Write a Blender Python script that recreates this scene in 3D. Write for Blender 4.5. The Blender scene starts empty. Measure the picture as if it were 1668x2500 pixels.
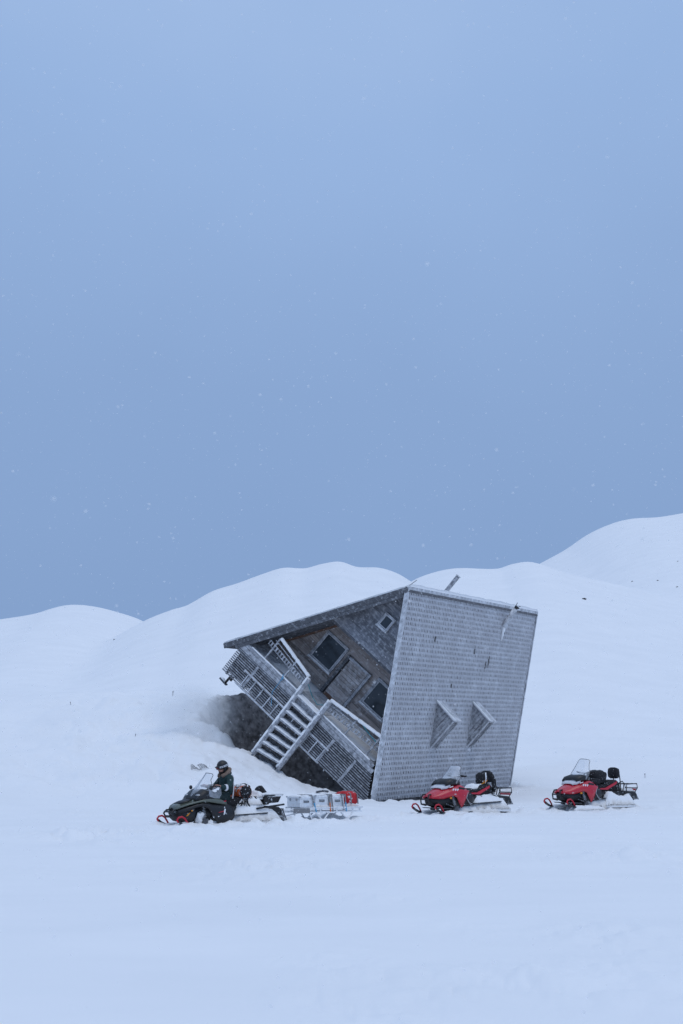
import bpy, math, random
from mathutils import Vector, Matrix, noise
random.seed(7)
R_ = math.radians
sc = bpy.context.scene
COL = sc.collection

# ------------------------------------------------------------------ camera
FPX, W_PX, H_PX = 3475.0, 1668.0, 2500.0
CAM_Z = 1.73
PITCH = R_(9.764)
cam = bpy.data.cameras.new('camera'); camo = bpy.data.objects.new('camera', cam); COL.objects.link(camo)
camo.location = (0, 0, CAM_Z); camo.rotation_euler = (math.pi/2 + PITCH, 0, 0)
cam.sensor_fit = 'VERTICAL'; cam.sensor_height = 36.0; cam.lens = 36.0*FPX/H_PX
cam.clip_start = 0.1; cam.clip_end = 3000
cam.dof.use_dof = True; cam.dof.focus_distance = 46.0; cam.dof.aperture_fstop = 4.0
sc.camera = camo
sc.render.resolution_x = 683; sc.render.resolution_y = 1024

# ------------------------------------------------------------------ sky: overcast, a little brighter towards the zenith
SUN_EL, SUN_AZ = R_(68), R_(150)          # azimuth clockwise from +Y: behind the camera, to the right
w = bpy.data.worlds.new('World'); sc.world = w; w.use_nodes = True
nt = w.node_tree; nt.nodes.clear()
N = nt.nodes.new; LK = nt.links.new
out = N('ShaderNodeOutputWorld'); bg = N('ShaderNodeBackground'); bg2 = N('ShaderNodeBackground'); add = N('ShaderNodeAddShader')
tc = N('ShaderNodeTexCoord'); sep = N('ShaderNodeSeparateXYZ'); ramp = N('ShaderNodeValToRGB')
LK(tc.outputs['Generated'], sep.inputs[0])
nz = N('ShaderNodeTexNoise'); nz.inputs['Scale'].default_value = 1.7; nz.inputs['Detail'].default_value = 5.0; nz.inputs['Roughness'].default_value = .5
LK(tc.outputs['Generated'], nz.inputs['Vector'])
ma = N('ShaderNodeMath'); ma.operation = 'MULTIPLY_ADD'; ma.inputs[1].default_value = .46; 
mb_ = N('ShaderNodeMath'); mb_.operation = 'ADD'; mb_.inputs[1].default_value = -.215
LK(nz.outputs['Fac'], ma.inputs[0]); LK(sep.outputs['Z'], ma.inputs[2]); LK(ma.outputs[0], mb_.inputs[0])
LK(mb_.outputs[0], ramp.inputs[0])
cr = ramp.color_ramp
cr.elements[0].position = 0.0; cr.elements[0].color = (.212, .333, .575, 1)
cr.elements[1].position = 1.0; cr.elements[1].color = (.52, .66, .91, 1)
e = cr.elements.new(.28); e.color = (.247, .378, .632, 1)
e = cr.elements.new(.52); e.color = (.302, .450, .728, 1)
LK(ramp.outputs[0], bg.inputs['Color']); bg.inputs['Strength'].default_value = 1.0
sky = N('ShaderNodeTexSky'); sky.sky_type = 'NISHITA'; sky.sun_disc = False
sky.sun_elevation = SUN_EL; sky.sun_rotation = SUN_AZ; sky.air_density = 1.0; sky.dust_density = 4.0
LK(sky.outputs[0], bg2.inputs['Color']); bg2.inputs['Strength'].default_value = 0.004
LK(bg.outputs[0], add.inputs[0]); LK(bg2.outputs[0], add.inputs[1]); LK(add.outputs[0], out.inputs['Surface'])

# ------------------------------------------------------------------ sun through cloud
sl = bpy.data.lights.new('sun', 'SUN'); sl.energy = 0.60; sl.angle = R_(40); sl.color = (1.0, .95, .87)
so = bpy.data.objects.new('sun', sl); COL.objects.link(so)
sd = Vector((math.sin(SUN_AZ)*math.cos(SUN_EL), math.cos(SUN_AZ)*math.cos(SUN_EL), math.sin(SUN_EL)))
so.rotation_euler = sd.to_track_quat('Z', 'Y').to_euler(); so.location = (20, -20, 40)

vs = sc.view_settings
vs.view_transform = 'Standard'; vs.look = 'None'; vs.exposure = 0.0; vs.gamma = 1.0; vs.use_curve_mapping = False
sc.cycles.volume_bounces = 8; sc.cycles.max_bounces = 10

# ------------------------------------------------------------------ helpers
class MB:
    def __init__(s, fn=None): s.v = []; s.f = []; s.fn = fn
    def add(s, vs_, fs):
        o = len(s.v); s.v += [tuple(s.fn(*p)) if s.fn else tuple(p) for p in vs_]
        s.f += [tuple(i+o for i in f) for f in fs]; return s
    def hexa(s, p):  # 0-3 bottom ccw, 4-7 top
        return s.add(p, [(3,2,1,0),(4,5,6,7),(0,1,5,4),(1,2,6,5),(2,3,7,6),(3,0,4,7)])
    def box(s, x0, x1, y0, y1, z0, z1):
        return s.hexa([(x0,y0,z0),(x1,y0,z0),(x1,y1,z0),(x0,y1,z0),(x0,y0,z1),(x1,y0,z1),(x1,y1,z1),(x0,y1,z1)])
    def loft(s, rings, caps=True, closed=True):
        n = len(rings[0]); vs_ = [p for r in rings for p in r]; fs = []
        for i in range(len(rings)-1):
            for j in range(n if closed else n-1):
                k = (j+1) % n
                fs.append((i*n+j, i*n+k, (i+1)*n+k, (i+1)*n+j))
        if caps and closed:
            fs.append(tuple(range(n-1,-1,-1))); fs.append(tuple(range((len(rings)-1)*n, len(rings)*n)))
        return s.add(vs_, fs)
    def tube(s, path, r, n=8, caps=True, flat=1.0):
        P = [Vector(p) for p in path]; rings = []; up = Vector((0,0,1)); prev = None
        for i, p in enumerate(P):
            d = (P[min(i+1,len(P)-1)] - P[max(i-1,0)]).normalized()
            if prev is None:
                a = up if abs(d.dot(up)) < .95 else Vector((0,1,0))
                u = (a - d*a.dot(d)).normalized()
            else:
                u = (prev - d*prev.dot(d)).normalized()
            prev = u; vv = d.cross(u)
            rr = r[i] if isinstance(r, (list, tuple)) else r
            rings.append([tuple(p + u*rr*flat*math.cos(2*math.pi*k/n) + vv*rr*math.sin(2*math.pi*k/n)) for k in range(n)])
        return s.loft(rings, caps)
    def prism(s, poly, y0, y1, axis='y'):   # poly of (x,z) extruded in y (or of (x,y) in z)
        n = len(poly)
        if axis == 'y': a = [(x,y0,z) for x,z in poly]; b = [(x,y1,z) for x,z in poly]
        elif axis == 'x': a = [(y0,x,z) for x,z in poly]; b = [(y1,x,z) for x,z in poly]
        else: a = [(x,y,y0) for x,y in poly]; b = [(x,y,y1) for x,y in poly]
        return s.loft([a,b])
    def ball(s, c, r, seg=12, rings=8):
        if not isinstance(r, (list,tuple)): r = (r,r,r)
        rs = []
        for i in range(rings+1):
            t = math.pi*i/rings; t = min(max(t,.05),math.pi-.05)
            rs.append([(c[0]+r[0]*math.sin(t)*math.cos(2*math.pi*k/seg), c[1]+r[1]*math.sin(t)*math.sin(2*math.pi*k/seg), c[2]-r[2]*math.cos(t)) for k in range(seg)])
        return s.loft(rs)
    def build(s, name, mat, parent=None, smooth=False, kind=None, bevel=0, solid=0, sub=0):
        me = bpy.data.meshes.new(name); me.from_pydata(s.v, [], s.f); me.update()
        if smooth: me.polygons.foreach_set('use_smooth', [True]*len(me.polygons))
        o = bpy.data.objects.new(name, me); COL.objects.link(o)
        me.materials.append(mat if not isinstance(mat, str) else M[mat])
        if parent: o.parent = parent
        if kind: o['kind'] = kind
        if solid: m = o.modifiers.new('s','SOLIDIFY'); m.thickness = solid; m.offset = 0
        if bevel: m = o.modifiers.new('b','BEVEL'); m.width = bevel; m.segments = 2; m.limit_method = 'ANGLE'
        if sub: m = o.modifiers.new('u','SUBSURF'); m.levels = sub; m.render_levels = sub
        return o
def tag(o, label=None, cat=None, group=None, kind=None):
    if label: o['label'] = label
    if cat: o['category'] = cat
    if group: o['group'] = group
    if kind: o['kind'] = kind
    return o
def empty(name, loc=(0,0,0), rz=0):
    o = bpy.data.objects.new(name, None); COL.objects.link(o); o.location = loc; o.rotation_euler = (0,0,rz); o.empty_display_size = .2
    return o
def copy_obj(o, parent=None, loc=None):
    c = o.copy(); COL.objects.link(c); c.parent = parent
    if loc: c.location = loc
    return c
def sstep(a, b, x):
    t = min(max((x-a)/(b-a), 0), 1); return t*t*(3-2*t)
def interp(pts, x):
    if x <= pts[0][0]: return pts[0][1]
    for i in range(len(pts)-1):
        (x0,y0),(x1,y1) = pts[i], pts[i+1]
        if x <= x1:
            xm = pts[i-1] if i > 0 else (2*x0-x1, 2*y0-y1); xp = pts[i+2] if i+2 < len(pts) else (2*x1-x0, 2*y1-y0)
            m0 = (y1-xm[1])/(x1-xm[0])*(x1-x0); m1 = (xp[1]-y0)/(xp[0]-x0)*(x1-x0)
            t = (x-x0)/(x1-x0)
            return (2*t**3-3*t*t+1)*y0+(t**3-2*t*t+t)*m0+(-2*t**3+3*t*t)*y1+(t**3-t*t)*m1
    return pts[-1][1]
def fbm(x, y, z=0, o=4): return noise.fractal(Vector((x,y,z)), 1.0, 2.0, o)

# ------------------------------------------------------------------ materials
M = {}
def new_mat(name):
    m = bpy.data.materials.new(name); m.use_nodes = True; M[name] = m
    nt = m.node_tree; return m, nt, nt.nodes['Principled BSDF']
def plain(name, col, rough=.5, metal=0, var=.12, scale=30, snow=0.0, snow_scale=9, coat=0, spec=.5):
    """painted or plastic surface with a little tonal variation; snow = share of wind-blown snow clinging to it"""
    m, nt, b = new_mat(name); N = nt.nodes.new; L = nt.links.new
    tc = N('ShaderNodeTexCoord'); n = N('ShaderNodeTexNoise'); n.inputs['Scale'].default_value = scale; n.inputs['Detail'].default_value = 5
    L(tc.outputs['Object'], n.inputs['Vector'])
    r = N('ShaderNodeValToRGB'); r.color_ramp.elements[0].position = .3; r.color_ramp.elements[1].position = .7
    r.color_ramp.elements[0].color = tuple(c*(1-var) for c in col)+(1,); r.color_ramp.elements[1].color = tuple(min(1,c*(1+var)) for c in col)+(1,)
    L(n.outputs['Fac'], r.inputs[0]); last = r.outputs[0]
    b.inputs['Roughness'].default_value = rough; b.inputs['Metallic'].default_value = metal
    b.inputs['Specular IOR Level'].default_value = spec
    if coat: b.inputs['Coat Weight'].default_value = coat; b.inputs['Coat Roughness'].default_value = .15
    if snow > 0:
        n2 = N('ShaderNodeTexNoise'); n2.inputs['Scale'].default_value = snow_scale; n2.inputs['Detail'].default_value = 8; n2.inputs['Roughness'].default_value = .68
        L(tc.outputs['Object'], n2.inputs['Vector'])
        r2 = N('ShaderNodeValToRGB'); c = .72 - .44*snow
        r2.color_ramp.elements[0].position = c; r2.color_ramp.elements[1].position = min(c+.06,1)
        r2.color_ramp.elements[0].color = (0,0,0,1); r2.color_ramp.elements[1].color = (1,1,1,1)
        L(n2.outputs['Fac'], r2.inputs[0])
        mx = N('ShaderNodeMix'); mx.data_type = 'RGBA'; L(r2.outputs[0], mx.inputs['Factor']); L(last, mx.inputs['A']); mx.inputs['B'].default_value = (.85,.88,.91,1); last = mx.outputs['Result']
        mr = N('ShaderNodeMix'); mr.data_type = 'FLOAT'; L(r2.outputs[0], mr.inputs[0]); mr.inputs[2].default_value = rough; mr.inputs[3].default_value = .8; L(mr.outputs[0], b.inputs['Roughness'])
        if metal:
            mm = N('ShaderNodeMix'); mm.data_type = 'FLOAT'; L(r2.outputs[0], mm.inputs[0]); mm.inputs[2].default_value = metal; mm.inputs[3].default_value = 0; L(mm.outputs[0], b.inputs['Metallic'])
    L(last, b.inputs['Base Color'])
    bp = N('ShaderNodeBump'); bp.inputs['Strength'].default_value = .15; bp.inputs['Distance'].default_value = .01; L(n.outputs['Fac'], bp.inputs['Height']); L(bp.outputs[0], b.inputs['Normal'])
    return m
def wood(name, dark, light, frost=.3, axis=0, frost_scale=6, tone=.35):
    """weathered boards: stretched grain, tone per board, patches of frost"""
    m, nt, b = new_mat(name); N = nt.nodes.new; L = nt.links.new
    tc = N('ShaderNodeTexCoord'); mp = N('ShaderNodeMapping'); s = [22,22,22]; s[axis] = 1.3; mp.inputs['Scale'].default_value = s
    oi = N('ShaderNodeObjectInfo')
    L(tc.outputs['Object'], mp.inputs['Vector'])
    n = N('ShaderNodeTexNoise'); n.noise_dimensions = '4D'; n.inputs['Scale'].default_value = 1.6; n.inputs['Detail'].default_value = 7; n.inputs['Roughness'].default_value = .65
    L(mp.outputs[0], n.inputs['Vector'])
    mw = N('ShaderNodeMath'); mw.operation = 'MULTIPLY'; mw.inputs[1].default_value = 40; L(oi.outputs['Random'], mw.inputs[0]); L(mw.outputs[0], n.inputs['W'])
    r = N('ShaderNodeValToRGB'); r.color_ramp.elements[0].position = .32; r.color_ramp.elements[1].position = .72
    r.color_ramp.elements[0].color = dark+(1,); r.color_ramp.elements[1].color = light+(1,)
    L(n.outputs['Fac'], r.inputs[0])
    ml = N('ShaderNodeMapRange'); ml.inputs['To Min'].default_value = 1-tone; ml.inputs['To Max'].default_value = 1+tone; L(oi.outputs['Random'], ml.inputs['Value'])
    mu = N('ShaderNodeMix'); mu.data_type = 'RGBA'; mu.blend_type = 'MULTIPLY'; mu.inputs['Factor'].default_value = 1
    L(r.outputs[0], mu.inputs['A']); L(ml.outputs[0], mu.inputs['B'])
    n2 = N('ShaderNodeTexNoise'); n2.inputs['Scale'].default_value = frost_scale; n2.inputs['Detail'].default_value = 9; n2.inputs['Roughness'].default_value = .72
    L(tc.outputs['Object'], n2.inputs['Vector'])
    ad = N('ShaderNodeMath'); ad.operation = 'MULTIPLY_ADD'; ad.inputs[1].default_value = .35; L(n.outputs['Fac'], ad.inputs[0]); L(n2.outputs['Fac'], ad.inputs[2])
    r2 = N('ShaderNodeMapRange'); c = 1.0-.55*frost; r2.inputs['From Min'].default_value = c-.18; r2.inputs['From Max'].default_value = c+.18; r2.inputs['To Max'].default_value = .92
    L(ad.outputs[0], r2.inputs['Value'])
    mx = N('ShaderNodeMix'); mx.data_type = 'RGBA'; L(r2.outputs[0], mx.inputs['Factor']); L(mu.outputs['Result'], mx.inputs['A']); mx.inputs['B'].default_value = (.78,.80,.84,1)
    L(mx.outputs['Result'], b.inputs['Base Color']); b.inputs['Roughness'].default_value = .85; b.inputs['Specular IOR Level'].default_value = .25
    bp = N('ShaderNodeBump'); bp.inputs['Strength'].default_value = .5; bp.inputs['Distance'].default_value = .012; L(ad.outputs[0], bp.inputs['Height']); L(bp.outputs[0], b.inputs['Normal'])
    return m

def snow_mat(name, rock=False, fine=1.0):
    m, nt, b = new_mat(name); N = nt.nodes.new; L = nt.links.new
    tc = N('ShaderNodeTexCoord')
    b.inputs['Roughness'].default_value = .75; b.inputs['Specular IOR Level'].default_value = .2
    n1 = N('ShaderNodeTexNoise'); n1.inputs['Scale'].default_value = .45; n1.inputs['Detail'].default_value = 6; n1.inputs['Roughness'].default_value = .5
    mp = N('ShaderNodeMapping'); mp.inputs['Scale'].default_value = (.7,1.1,1); L(tc.outputs['Object'], mp.inputs['Vector']); L(mp.outputs[0], n1.inputs['Vector'])
    n2 = N('ShaderNodeTexNoise'); n2.inputs['Scale'].default_value = 14*fine; n2.inputs['Detail'].default_value = 5; L(tc.outputs['Object'], n2.inputs['Vector'])
    ad = N('ShaderNodeMath'); ad.operation = 'MULTIPLY_ADD'; ad.inputs[1].default_value = .04; L(n2.outputs['Fac'], ad.inputs[0]); L(n1.outputs['Fac'], ad.inputs[2])
    bp = N('ShaderNodeBump'); bp.inputs['Strength'].default_value = .35; bp.inputs['Distance'].default_value = .022 if rock else .03; L(ad.outputs[0] if rock else n2.outputs['Fac'], bp.inputs['Height'])
    r = N('ShaderNodeValToRGB'); r.color_ramp.elements[0].position = .3; r.color_ramp.elements[1].position = .7
    r.color_ramp.elements[0].color = (.865,.875,.89,1); r.color_ramp.elements[1].color = (.91,.915,.925,1); L(n1.outputs['Fac'], r.inputs[0])
    last = r.outputs[0]
    if rock:  # bare rock by the hut, plus hollow shade painted in as dark colour
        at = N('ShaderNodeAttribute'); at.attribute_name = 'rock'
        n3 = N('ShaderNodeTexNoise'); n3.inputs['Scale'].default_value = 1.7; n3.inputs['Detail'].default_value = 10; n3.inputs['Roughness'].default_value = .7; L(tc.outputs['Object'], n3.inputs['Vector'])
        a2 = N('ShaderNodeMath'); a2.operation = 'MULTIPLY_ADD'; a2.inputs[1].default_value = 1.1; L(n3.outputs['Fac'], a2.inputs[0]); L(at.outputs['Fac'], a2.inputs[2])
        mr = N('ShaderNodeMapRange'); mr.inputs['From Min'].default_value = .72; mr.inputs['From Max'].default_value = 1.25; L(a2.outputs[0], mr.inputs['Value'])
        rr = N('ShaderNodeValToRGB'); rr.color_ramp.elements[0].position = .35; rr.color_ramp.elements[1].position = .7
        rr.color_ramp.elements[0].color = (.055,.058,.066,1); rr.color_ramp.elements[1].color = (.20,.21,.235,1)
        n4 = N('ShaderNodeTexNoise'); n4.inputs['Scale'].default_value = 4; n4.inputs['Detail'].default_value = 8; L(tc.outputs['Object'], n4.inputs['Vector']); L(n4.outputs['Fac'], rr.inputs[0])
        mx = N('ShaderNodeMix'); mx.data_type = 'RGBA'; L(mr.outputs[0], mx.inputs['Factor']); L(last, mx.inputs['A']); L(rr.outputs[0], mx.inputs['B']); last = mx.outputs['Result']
    L(last, b.inputs['Base Color']); L(bp.outputs[0], b.inputs['Normal'])
    return m
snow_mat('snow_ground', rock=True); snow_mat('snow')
wood('wood_loft', (.115,.122,.142), (.28,.29,.32), frost=.28, tone=.25)
wood('wood_wall', (.20,.172,.162), (.46,.405,.38), frost=.24, tone=.35)
wood('wood_brown', (.10,.055,.038), (.21,.125,.09), frost=.15)
wood('wood_door', (.26,.23,.22), (.52,.475,.46), frost=.32, tone=.3)
wood('wood_grey_x', (.14,.147,.165), (.32,.325,.35), frost=.46, tone=.2)
wood('wood_grey_z', (.14,.147,.165), (.32,.325,.35), frost=.46, axis=2, tone=.2)
wood('wood_slat', (.12,.125,.14), (.29,.30,.325), frost=.30, tone=.28)
wood('wood_barge', (.06,.062,.07), (.17,.175,.19), frost=.22, tone=.1)
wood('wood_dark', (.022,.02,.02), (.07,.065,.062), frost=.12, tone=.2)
wood('wood_frosted', (.15,.16,.18), (.34,.35,.37), frost=.66, axis=2, tone=.1, frost_scale=4)
wood('shingle', (.47,.475,.505), (.61,.615,.645), frost=.32, axis=2, tone=.0, frost_scale=1.1)
plain('shingle_gap', (.035,.026,.026), .9, var=.4)
plain('black_plastic', (.012,.012,.014), .45, snow=.15, snow_scale=14)
plain('black_plastic_snowy', (.012,.012,.014), .5, snow=.32, snow_scale=9)
plain('rubber', (.012,.012,.013), .75, snow=.2, snow_scale=16)
plain('black_fabric', (.014,.014,.017), .9, snow=.24, snow_scale=18)
plain('red_paint', (.54,.008,.028), .3, coat=.5, snow=.12, snow_scale=20)
plain('red_ski', (.50,.012,.03), .45)
plain('red_fabric', (.50,.02,.025), .8, snow=.34, snow_scale=8)
plain('green_paint', (.105,.12,.095), .32, coat=.5, snow=.1, snow_scale=14)
plain('orange_fabric', (.62,.11,.02), .75, snow=.4, snow_scale=8)
plain('orange_lens', (.80,.28,.01), .25, var=.02)
plain('steel', (.45,.46,.48), .42, metal=.85, snow=.25, snow_scale=10)
plain('steel_dark', (.10,.10,.11), .5, metal=.5, snow=.3, snow_scale=12)
plain('aluminium', (.78,.79,.81), .5, metal=.25, var=.06, snow=.5, snow_scale=7)
plain('white_mark', (.75,.75,.77), .5, var=.03)
plain('parka_green', (.014,.040,.040), .85, var=.25, snow=.07, snow_scale=30)
plain('trousers', (.010,.026,.027), .85, var=.2, snow=.07, snow_scale=26)
plain('fur', (.22,.155,.12), .95, var=.45, scale=60, snow=.12, snow_scale=40)
plain('skin', (.42,.22,.16), .55, var=.08)
plain('goggle_lens', (.22,.03,.035), .12, var=.1)
plain('beard', (.03,.02,.016), .9)
plain('strap_blue', (.10,.36,.58), .7); plain('strap_orange', (.62,.17,.05), .7); plain('strap_grey', (.22,.22,.23), .8, snow=.3)
plain('rope_teal', (.03,.30,.36), .8)
plain('rock', (.05,.05,.053), .9, var=.4, scale=6, snow=.3, snow_scale=3)
def flake_mat():
    m, nt, b = new_mat('flake'); N = nt.nodes.new; L = nt.links.new
    b.inputs['Base Color'].default_value = (.93,.94,.95,1); b.inputs['Roughness'].default_value = .8
    tr = N('ShaderNodeBsdfTransparent'); mx = N('ShaderNodeMixShader'); mx.inputs[0].default_value = .40
    tl = N('ShaderNodeBsdfTranslucent'); tl.inputs[0].default_value = (.95,.96,.97,1); m2 = N('ShaderNodeMixShader'); m2.inputs[0].default_value = .5
    L(b.outputs[0], m2.inputs[1]); L(tl.outputs[0], m2.inputs[2])
    L(tr.outputs[0], mx.inputs[1]); L(m2.outputs[0], mx.inputs[2]); L(mx.outputs[0], nt.nodes['Material Output'].inputs['Surface'])
flake_mat()
plain('flap', (.34,.35,.37), .5, snow=.5, snow_scale=11)
def glass(name, tint, alpha_mix):
    m, nt, b = new_mat(name); N = nt.nodes.new; L = nt.links.new
    tr = N('ShaderNodeBsdfTransparent'); tr.inputs[0].default_value = (.95,.96,.97,1)
    b.inputs['Base Color'].default_value = tint+(1,); b.inputs['Roughness'].default_value = .12
    n = N('ShaderNodeTexNoise'); n.inputs['Scale'].default_value = 2.6; n.inputs['Detail'].default_value = 4; n.inputs['Roughness'].default_value = .5
    tc = N('ShaderNodeTexCoord'); L(tc.outputs['Object'], n.inputs['Vector'])
    mr = N('ShaderNodeMapRange'); mr.inputs['From Min'].default_value = .42; mr.inputs['From Max'].default_value = .66; mr.inputs['To Min'].default_value = alpha_mix; mr.inputs['To Max'].default_value = min(1, alpha_mix+.38)
    L(n.outputs['Fac'], mr.inputs['Value'])
    mx = N('ShaderNodeMixShader'); L(mr.outputs[0], mx.inputs[0]); L(tr.outputs[0], mx.inputs[1]); L(b.outputs[0], mx.inputs[2])
    L(mx.outputs[0], nt.nodes['Material Output'].inputs['Surface'])
glass('windshield', (.70,.74,.80), .24)
def pane_mat():
    m, nt, b = new_mat('pane'); N = nt.nodes.new; L = nt.links.new
    b.inputs['Roughness'].default_value = .12; b.inputs['Specular IOR Level'].default_value = .5
    tc = N('ShaderNodeTexCoord'); n = N('ShaderNodeTexNoise'); n.inputs['Scale'].default_value = 3; n.inputs['Detail'].default_value = 6; L(tc.outputs['Object'], n.inputs['Vector'])
    r = N('ShaderNodeValToRGB'); r.color_ramp.elements[0].color = (.022,.030,.038,1); r.color_ramp.elements[1].color = (.055,.068,.08,1); L(n.outputs['Fac'], r.inputs[0]); L(r.outputs[0], b.inputs['Base Color'])
pane_mat()

# ------------------------------------------------------------------ terrain
def px(xd, yd, Y):       # photograph column/row (full-size pixels) at distance Y -> world x, z
    u = (xd-834)/FPX; v = -(yd-1250)/FPX
    fy = math.cos(PITCH)-v*math.sin(PITCH); fz = math.sin(PITCH)+v*math.cos(PITCH)
    return u*Y/fy, CAM_Z+fz*Y/fy
S_ = 1668/1568.0
def crest(pts, Y): return [px(x*S_, y*S_, Y) for x, y in pts]
HILLS = [  # crest line, distance, run-out towards the viewer
 (crest([(-500,1520),(-250,1470),(-60,1428),(0,1420),(80,1408),(150,1388),(205,1388),(270,1402),(330,1424),(420,1480),(560,1560)],175), 175, 105),
 (crest([(100,1580),(220,1490),(330,1424),(390,1398),(430,1385),(490,1352),(545,1335),(600,1315),(650,1300),(700,1301),(740,1291),(780,1286),(820,1298),(870,1300),(910,1312),(945,1333),(1000,1375),(1100,1480)],140), 140, 70),
 (crest([(760,1480),(860,1390),(945,1333),(1000,1312),(1050,1304),(1140,1304),(1175,1293),(1210,1287),(1240,1292),(1290,1308),(1400,1335),(1568,1380),(1900,1460)],160), 160, 84),
 (crest([(900,1500),(1150,1345),(1240,1290),(1300,1258),(1350,1225),(1400,1203),(1450,1190),(1510,1185),(1568,1174),(1700,1150),(2100,1120)],255), 255, 172),
]
HOLLOW = [(1.0,54.6),(0.2,55.6),(-1.4,56.3),(-3.0,57.4),(-4.4,58.9),(-5.7,60.6),(-6.2,63),(-5.4,66.4),(-2.6,69.0),(2,71.0),(5,71.0),(7.3,68.6),(8.5,66.9),(5.25,60.5),(2.1,54.7)]
def poly_sd(P, x, y):
    d = 1e9; ins = False; n = len(P)
    for i in range(n):
        x0,y0 = P[i]; x1,y1 = P[(i+1)%n]; ex,ey = x1-x0,y1-y0
        t = min(max(((x-x0)*ex+(y-y0)*ey)/(ex*ex+ey*ey),0),1); d = min(d, (x-x0-t*ex)**2+(y-y0-t*ey)**2)
        if (y0 > y) != (y1 > y) and x < ex*(y-y0)/(ey) + x0: ins = not ins
    d = math.sqrt(d); return -d if ins else d
def smax(a, b, k):
    h = max(k-abs(a-b),0)/k; return max(a,b)+h*h*k*.25
MACH = []
def mach(xs, d, yaw): MACH.append(((xs-834)/FPX*d, d, math.cos(yaw), math.sin(yaw)))
mach(522, 37.7, R_(37)); mach(1108, 43.2, R_(39)); mach(1418, 45.6, R_(36))
def terrain(x, y):
    r = math.hypot(x, y)
    # snow flat, very gently rolling
    z = .10*fbm(x*.06, y*.05, 3, 3)*sstep(14, 30, r) + .02*fbm(x*.35, y*.8, 8, 3)
    # broad bank rising on the left of the hut and behind it
    shf = 6*sstep(58.5,64,y); left = 1 - sstep(-6.5+shf, 1.6+shf, x)
    z += 5.0*sstep(43, 73, y)*left
    z += (1-left)*2.2*sstep(74, 98, y)
    # sculpted drifts on the bank
    bankm = sstep(46,52,y)*(1-sstep(62,80,y))*(1-sstep(-2,3,x))*sstep(-22,-9,x)
    z += bankm*(.26*fbm(x*.5+y*.3, y*.35-x*.2, 1, 4) + .17*abs(fbm(x*.9, y*.8, 5, 3)))
    # drift to the right of the hut
    z += 1.0*math.exp(-((x-13.5)/5)**2-((y-74-.25*(x-13))/2.6)**2) + 1.2*math.exp(-((x-16)/9)**2-((y-80)/6)**2) - .25*math.exp(-((x-10.5)/3)**2-((y-68)/3)**2)
    if 8 < y < 48 and abs(x) < 16:
        # old wind-filled trail crossing in front of the machines and scoured patches of crust
        tr = y-29.5-.10*x-.5*math.sin(x*.35)
        z -= (.16*math.exp(-(tr/.34)**2)+.16*math.exp(-((tr-1.1)/.32)**2))*(.35+.65*abs(fbm(x*1.3,y*1.3,3,3)))*sstep(-1,3,x)
        cr_ = max(0, fbm(x*.22+4, y*.14, 6, 3)-.05)
        z += .40*cr_*abs(fbm(x*1.5, y*.9, 9, 4))
        for (sx, sy, cs_, sn_) in MACH:
            dx, dy = x-sx, y-sy
            u = dx*cs_+dy*sn_; v = -dx*sn_+dy*cs_          # u backwards along the machine
            if -2.6 < u < 9 and abs(v) < 1.6:
                m_ = sstep(-2.4,-1.2,u)*(1-sstep(5,9,u))*(1-sstep(.75,1.5,abs(v)))
                z += m_*(.11*fbm(x*2.4,y*2.4,2,4)+.04)
    # low rise along the lee of the sleds
    z += .10*math.exp(-((y-33.5-.12*x)/1.6)**2)*sstep(-12,-4,x)*0.5
    far = -4.0
    for pts, Yc, run in HILLS:
        if y < Yc-run-30: continue
        xc = x*Yc/max(y,60) if y < Yc else x
        xc = .5*x+.5*xc
        H = interp(pts, min(max(xc, pts[0][0]-40), pts[-1][0]+40))
        if y <= Yc: t = (Yc-y)/run; h = H*(1-t)
        else: h = H - (y-Yc)**2*.004 - (y-Yc)*.05
        h += sstep(0,25,Yc-y)*.5*fbm(x*.03, y*.03, Yc, 2)*min(1,(Yc-y)/40+.2) if y <= Yc else 0
        far = smax(far, h, 1.2)
    z = smax(z, far, 2.2) if far > -3.9 else z
    rock = 0.0  # mask for bare rock and for the painted shade of the hollow
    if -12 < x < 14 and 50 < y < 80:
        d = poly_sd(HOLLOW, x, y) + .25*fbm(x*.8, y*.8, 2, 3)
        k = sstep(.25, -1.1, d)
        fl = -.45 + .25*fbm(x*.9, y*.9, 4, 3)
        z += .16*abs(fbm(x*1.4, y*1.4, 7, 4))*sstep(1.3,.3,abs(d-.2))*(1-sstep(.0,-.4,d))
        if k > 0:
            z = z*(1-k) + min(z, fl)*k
        rock = (sstep(.95, .45, d) if (y > 60.5 and x < 3) else sstep(.12,-.35,d))*(.12+.88*sstep(-6.6,-4.3,x)) if x < 3 else sstep(.12, -.35, d)*(1-.75*sstep(3,6,x)*sstep(62,66,y))  # left of the hut: painted shade on the snow wall, fading out leftwards
    return z, rock
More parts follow.
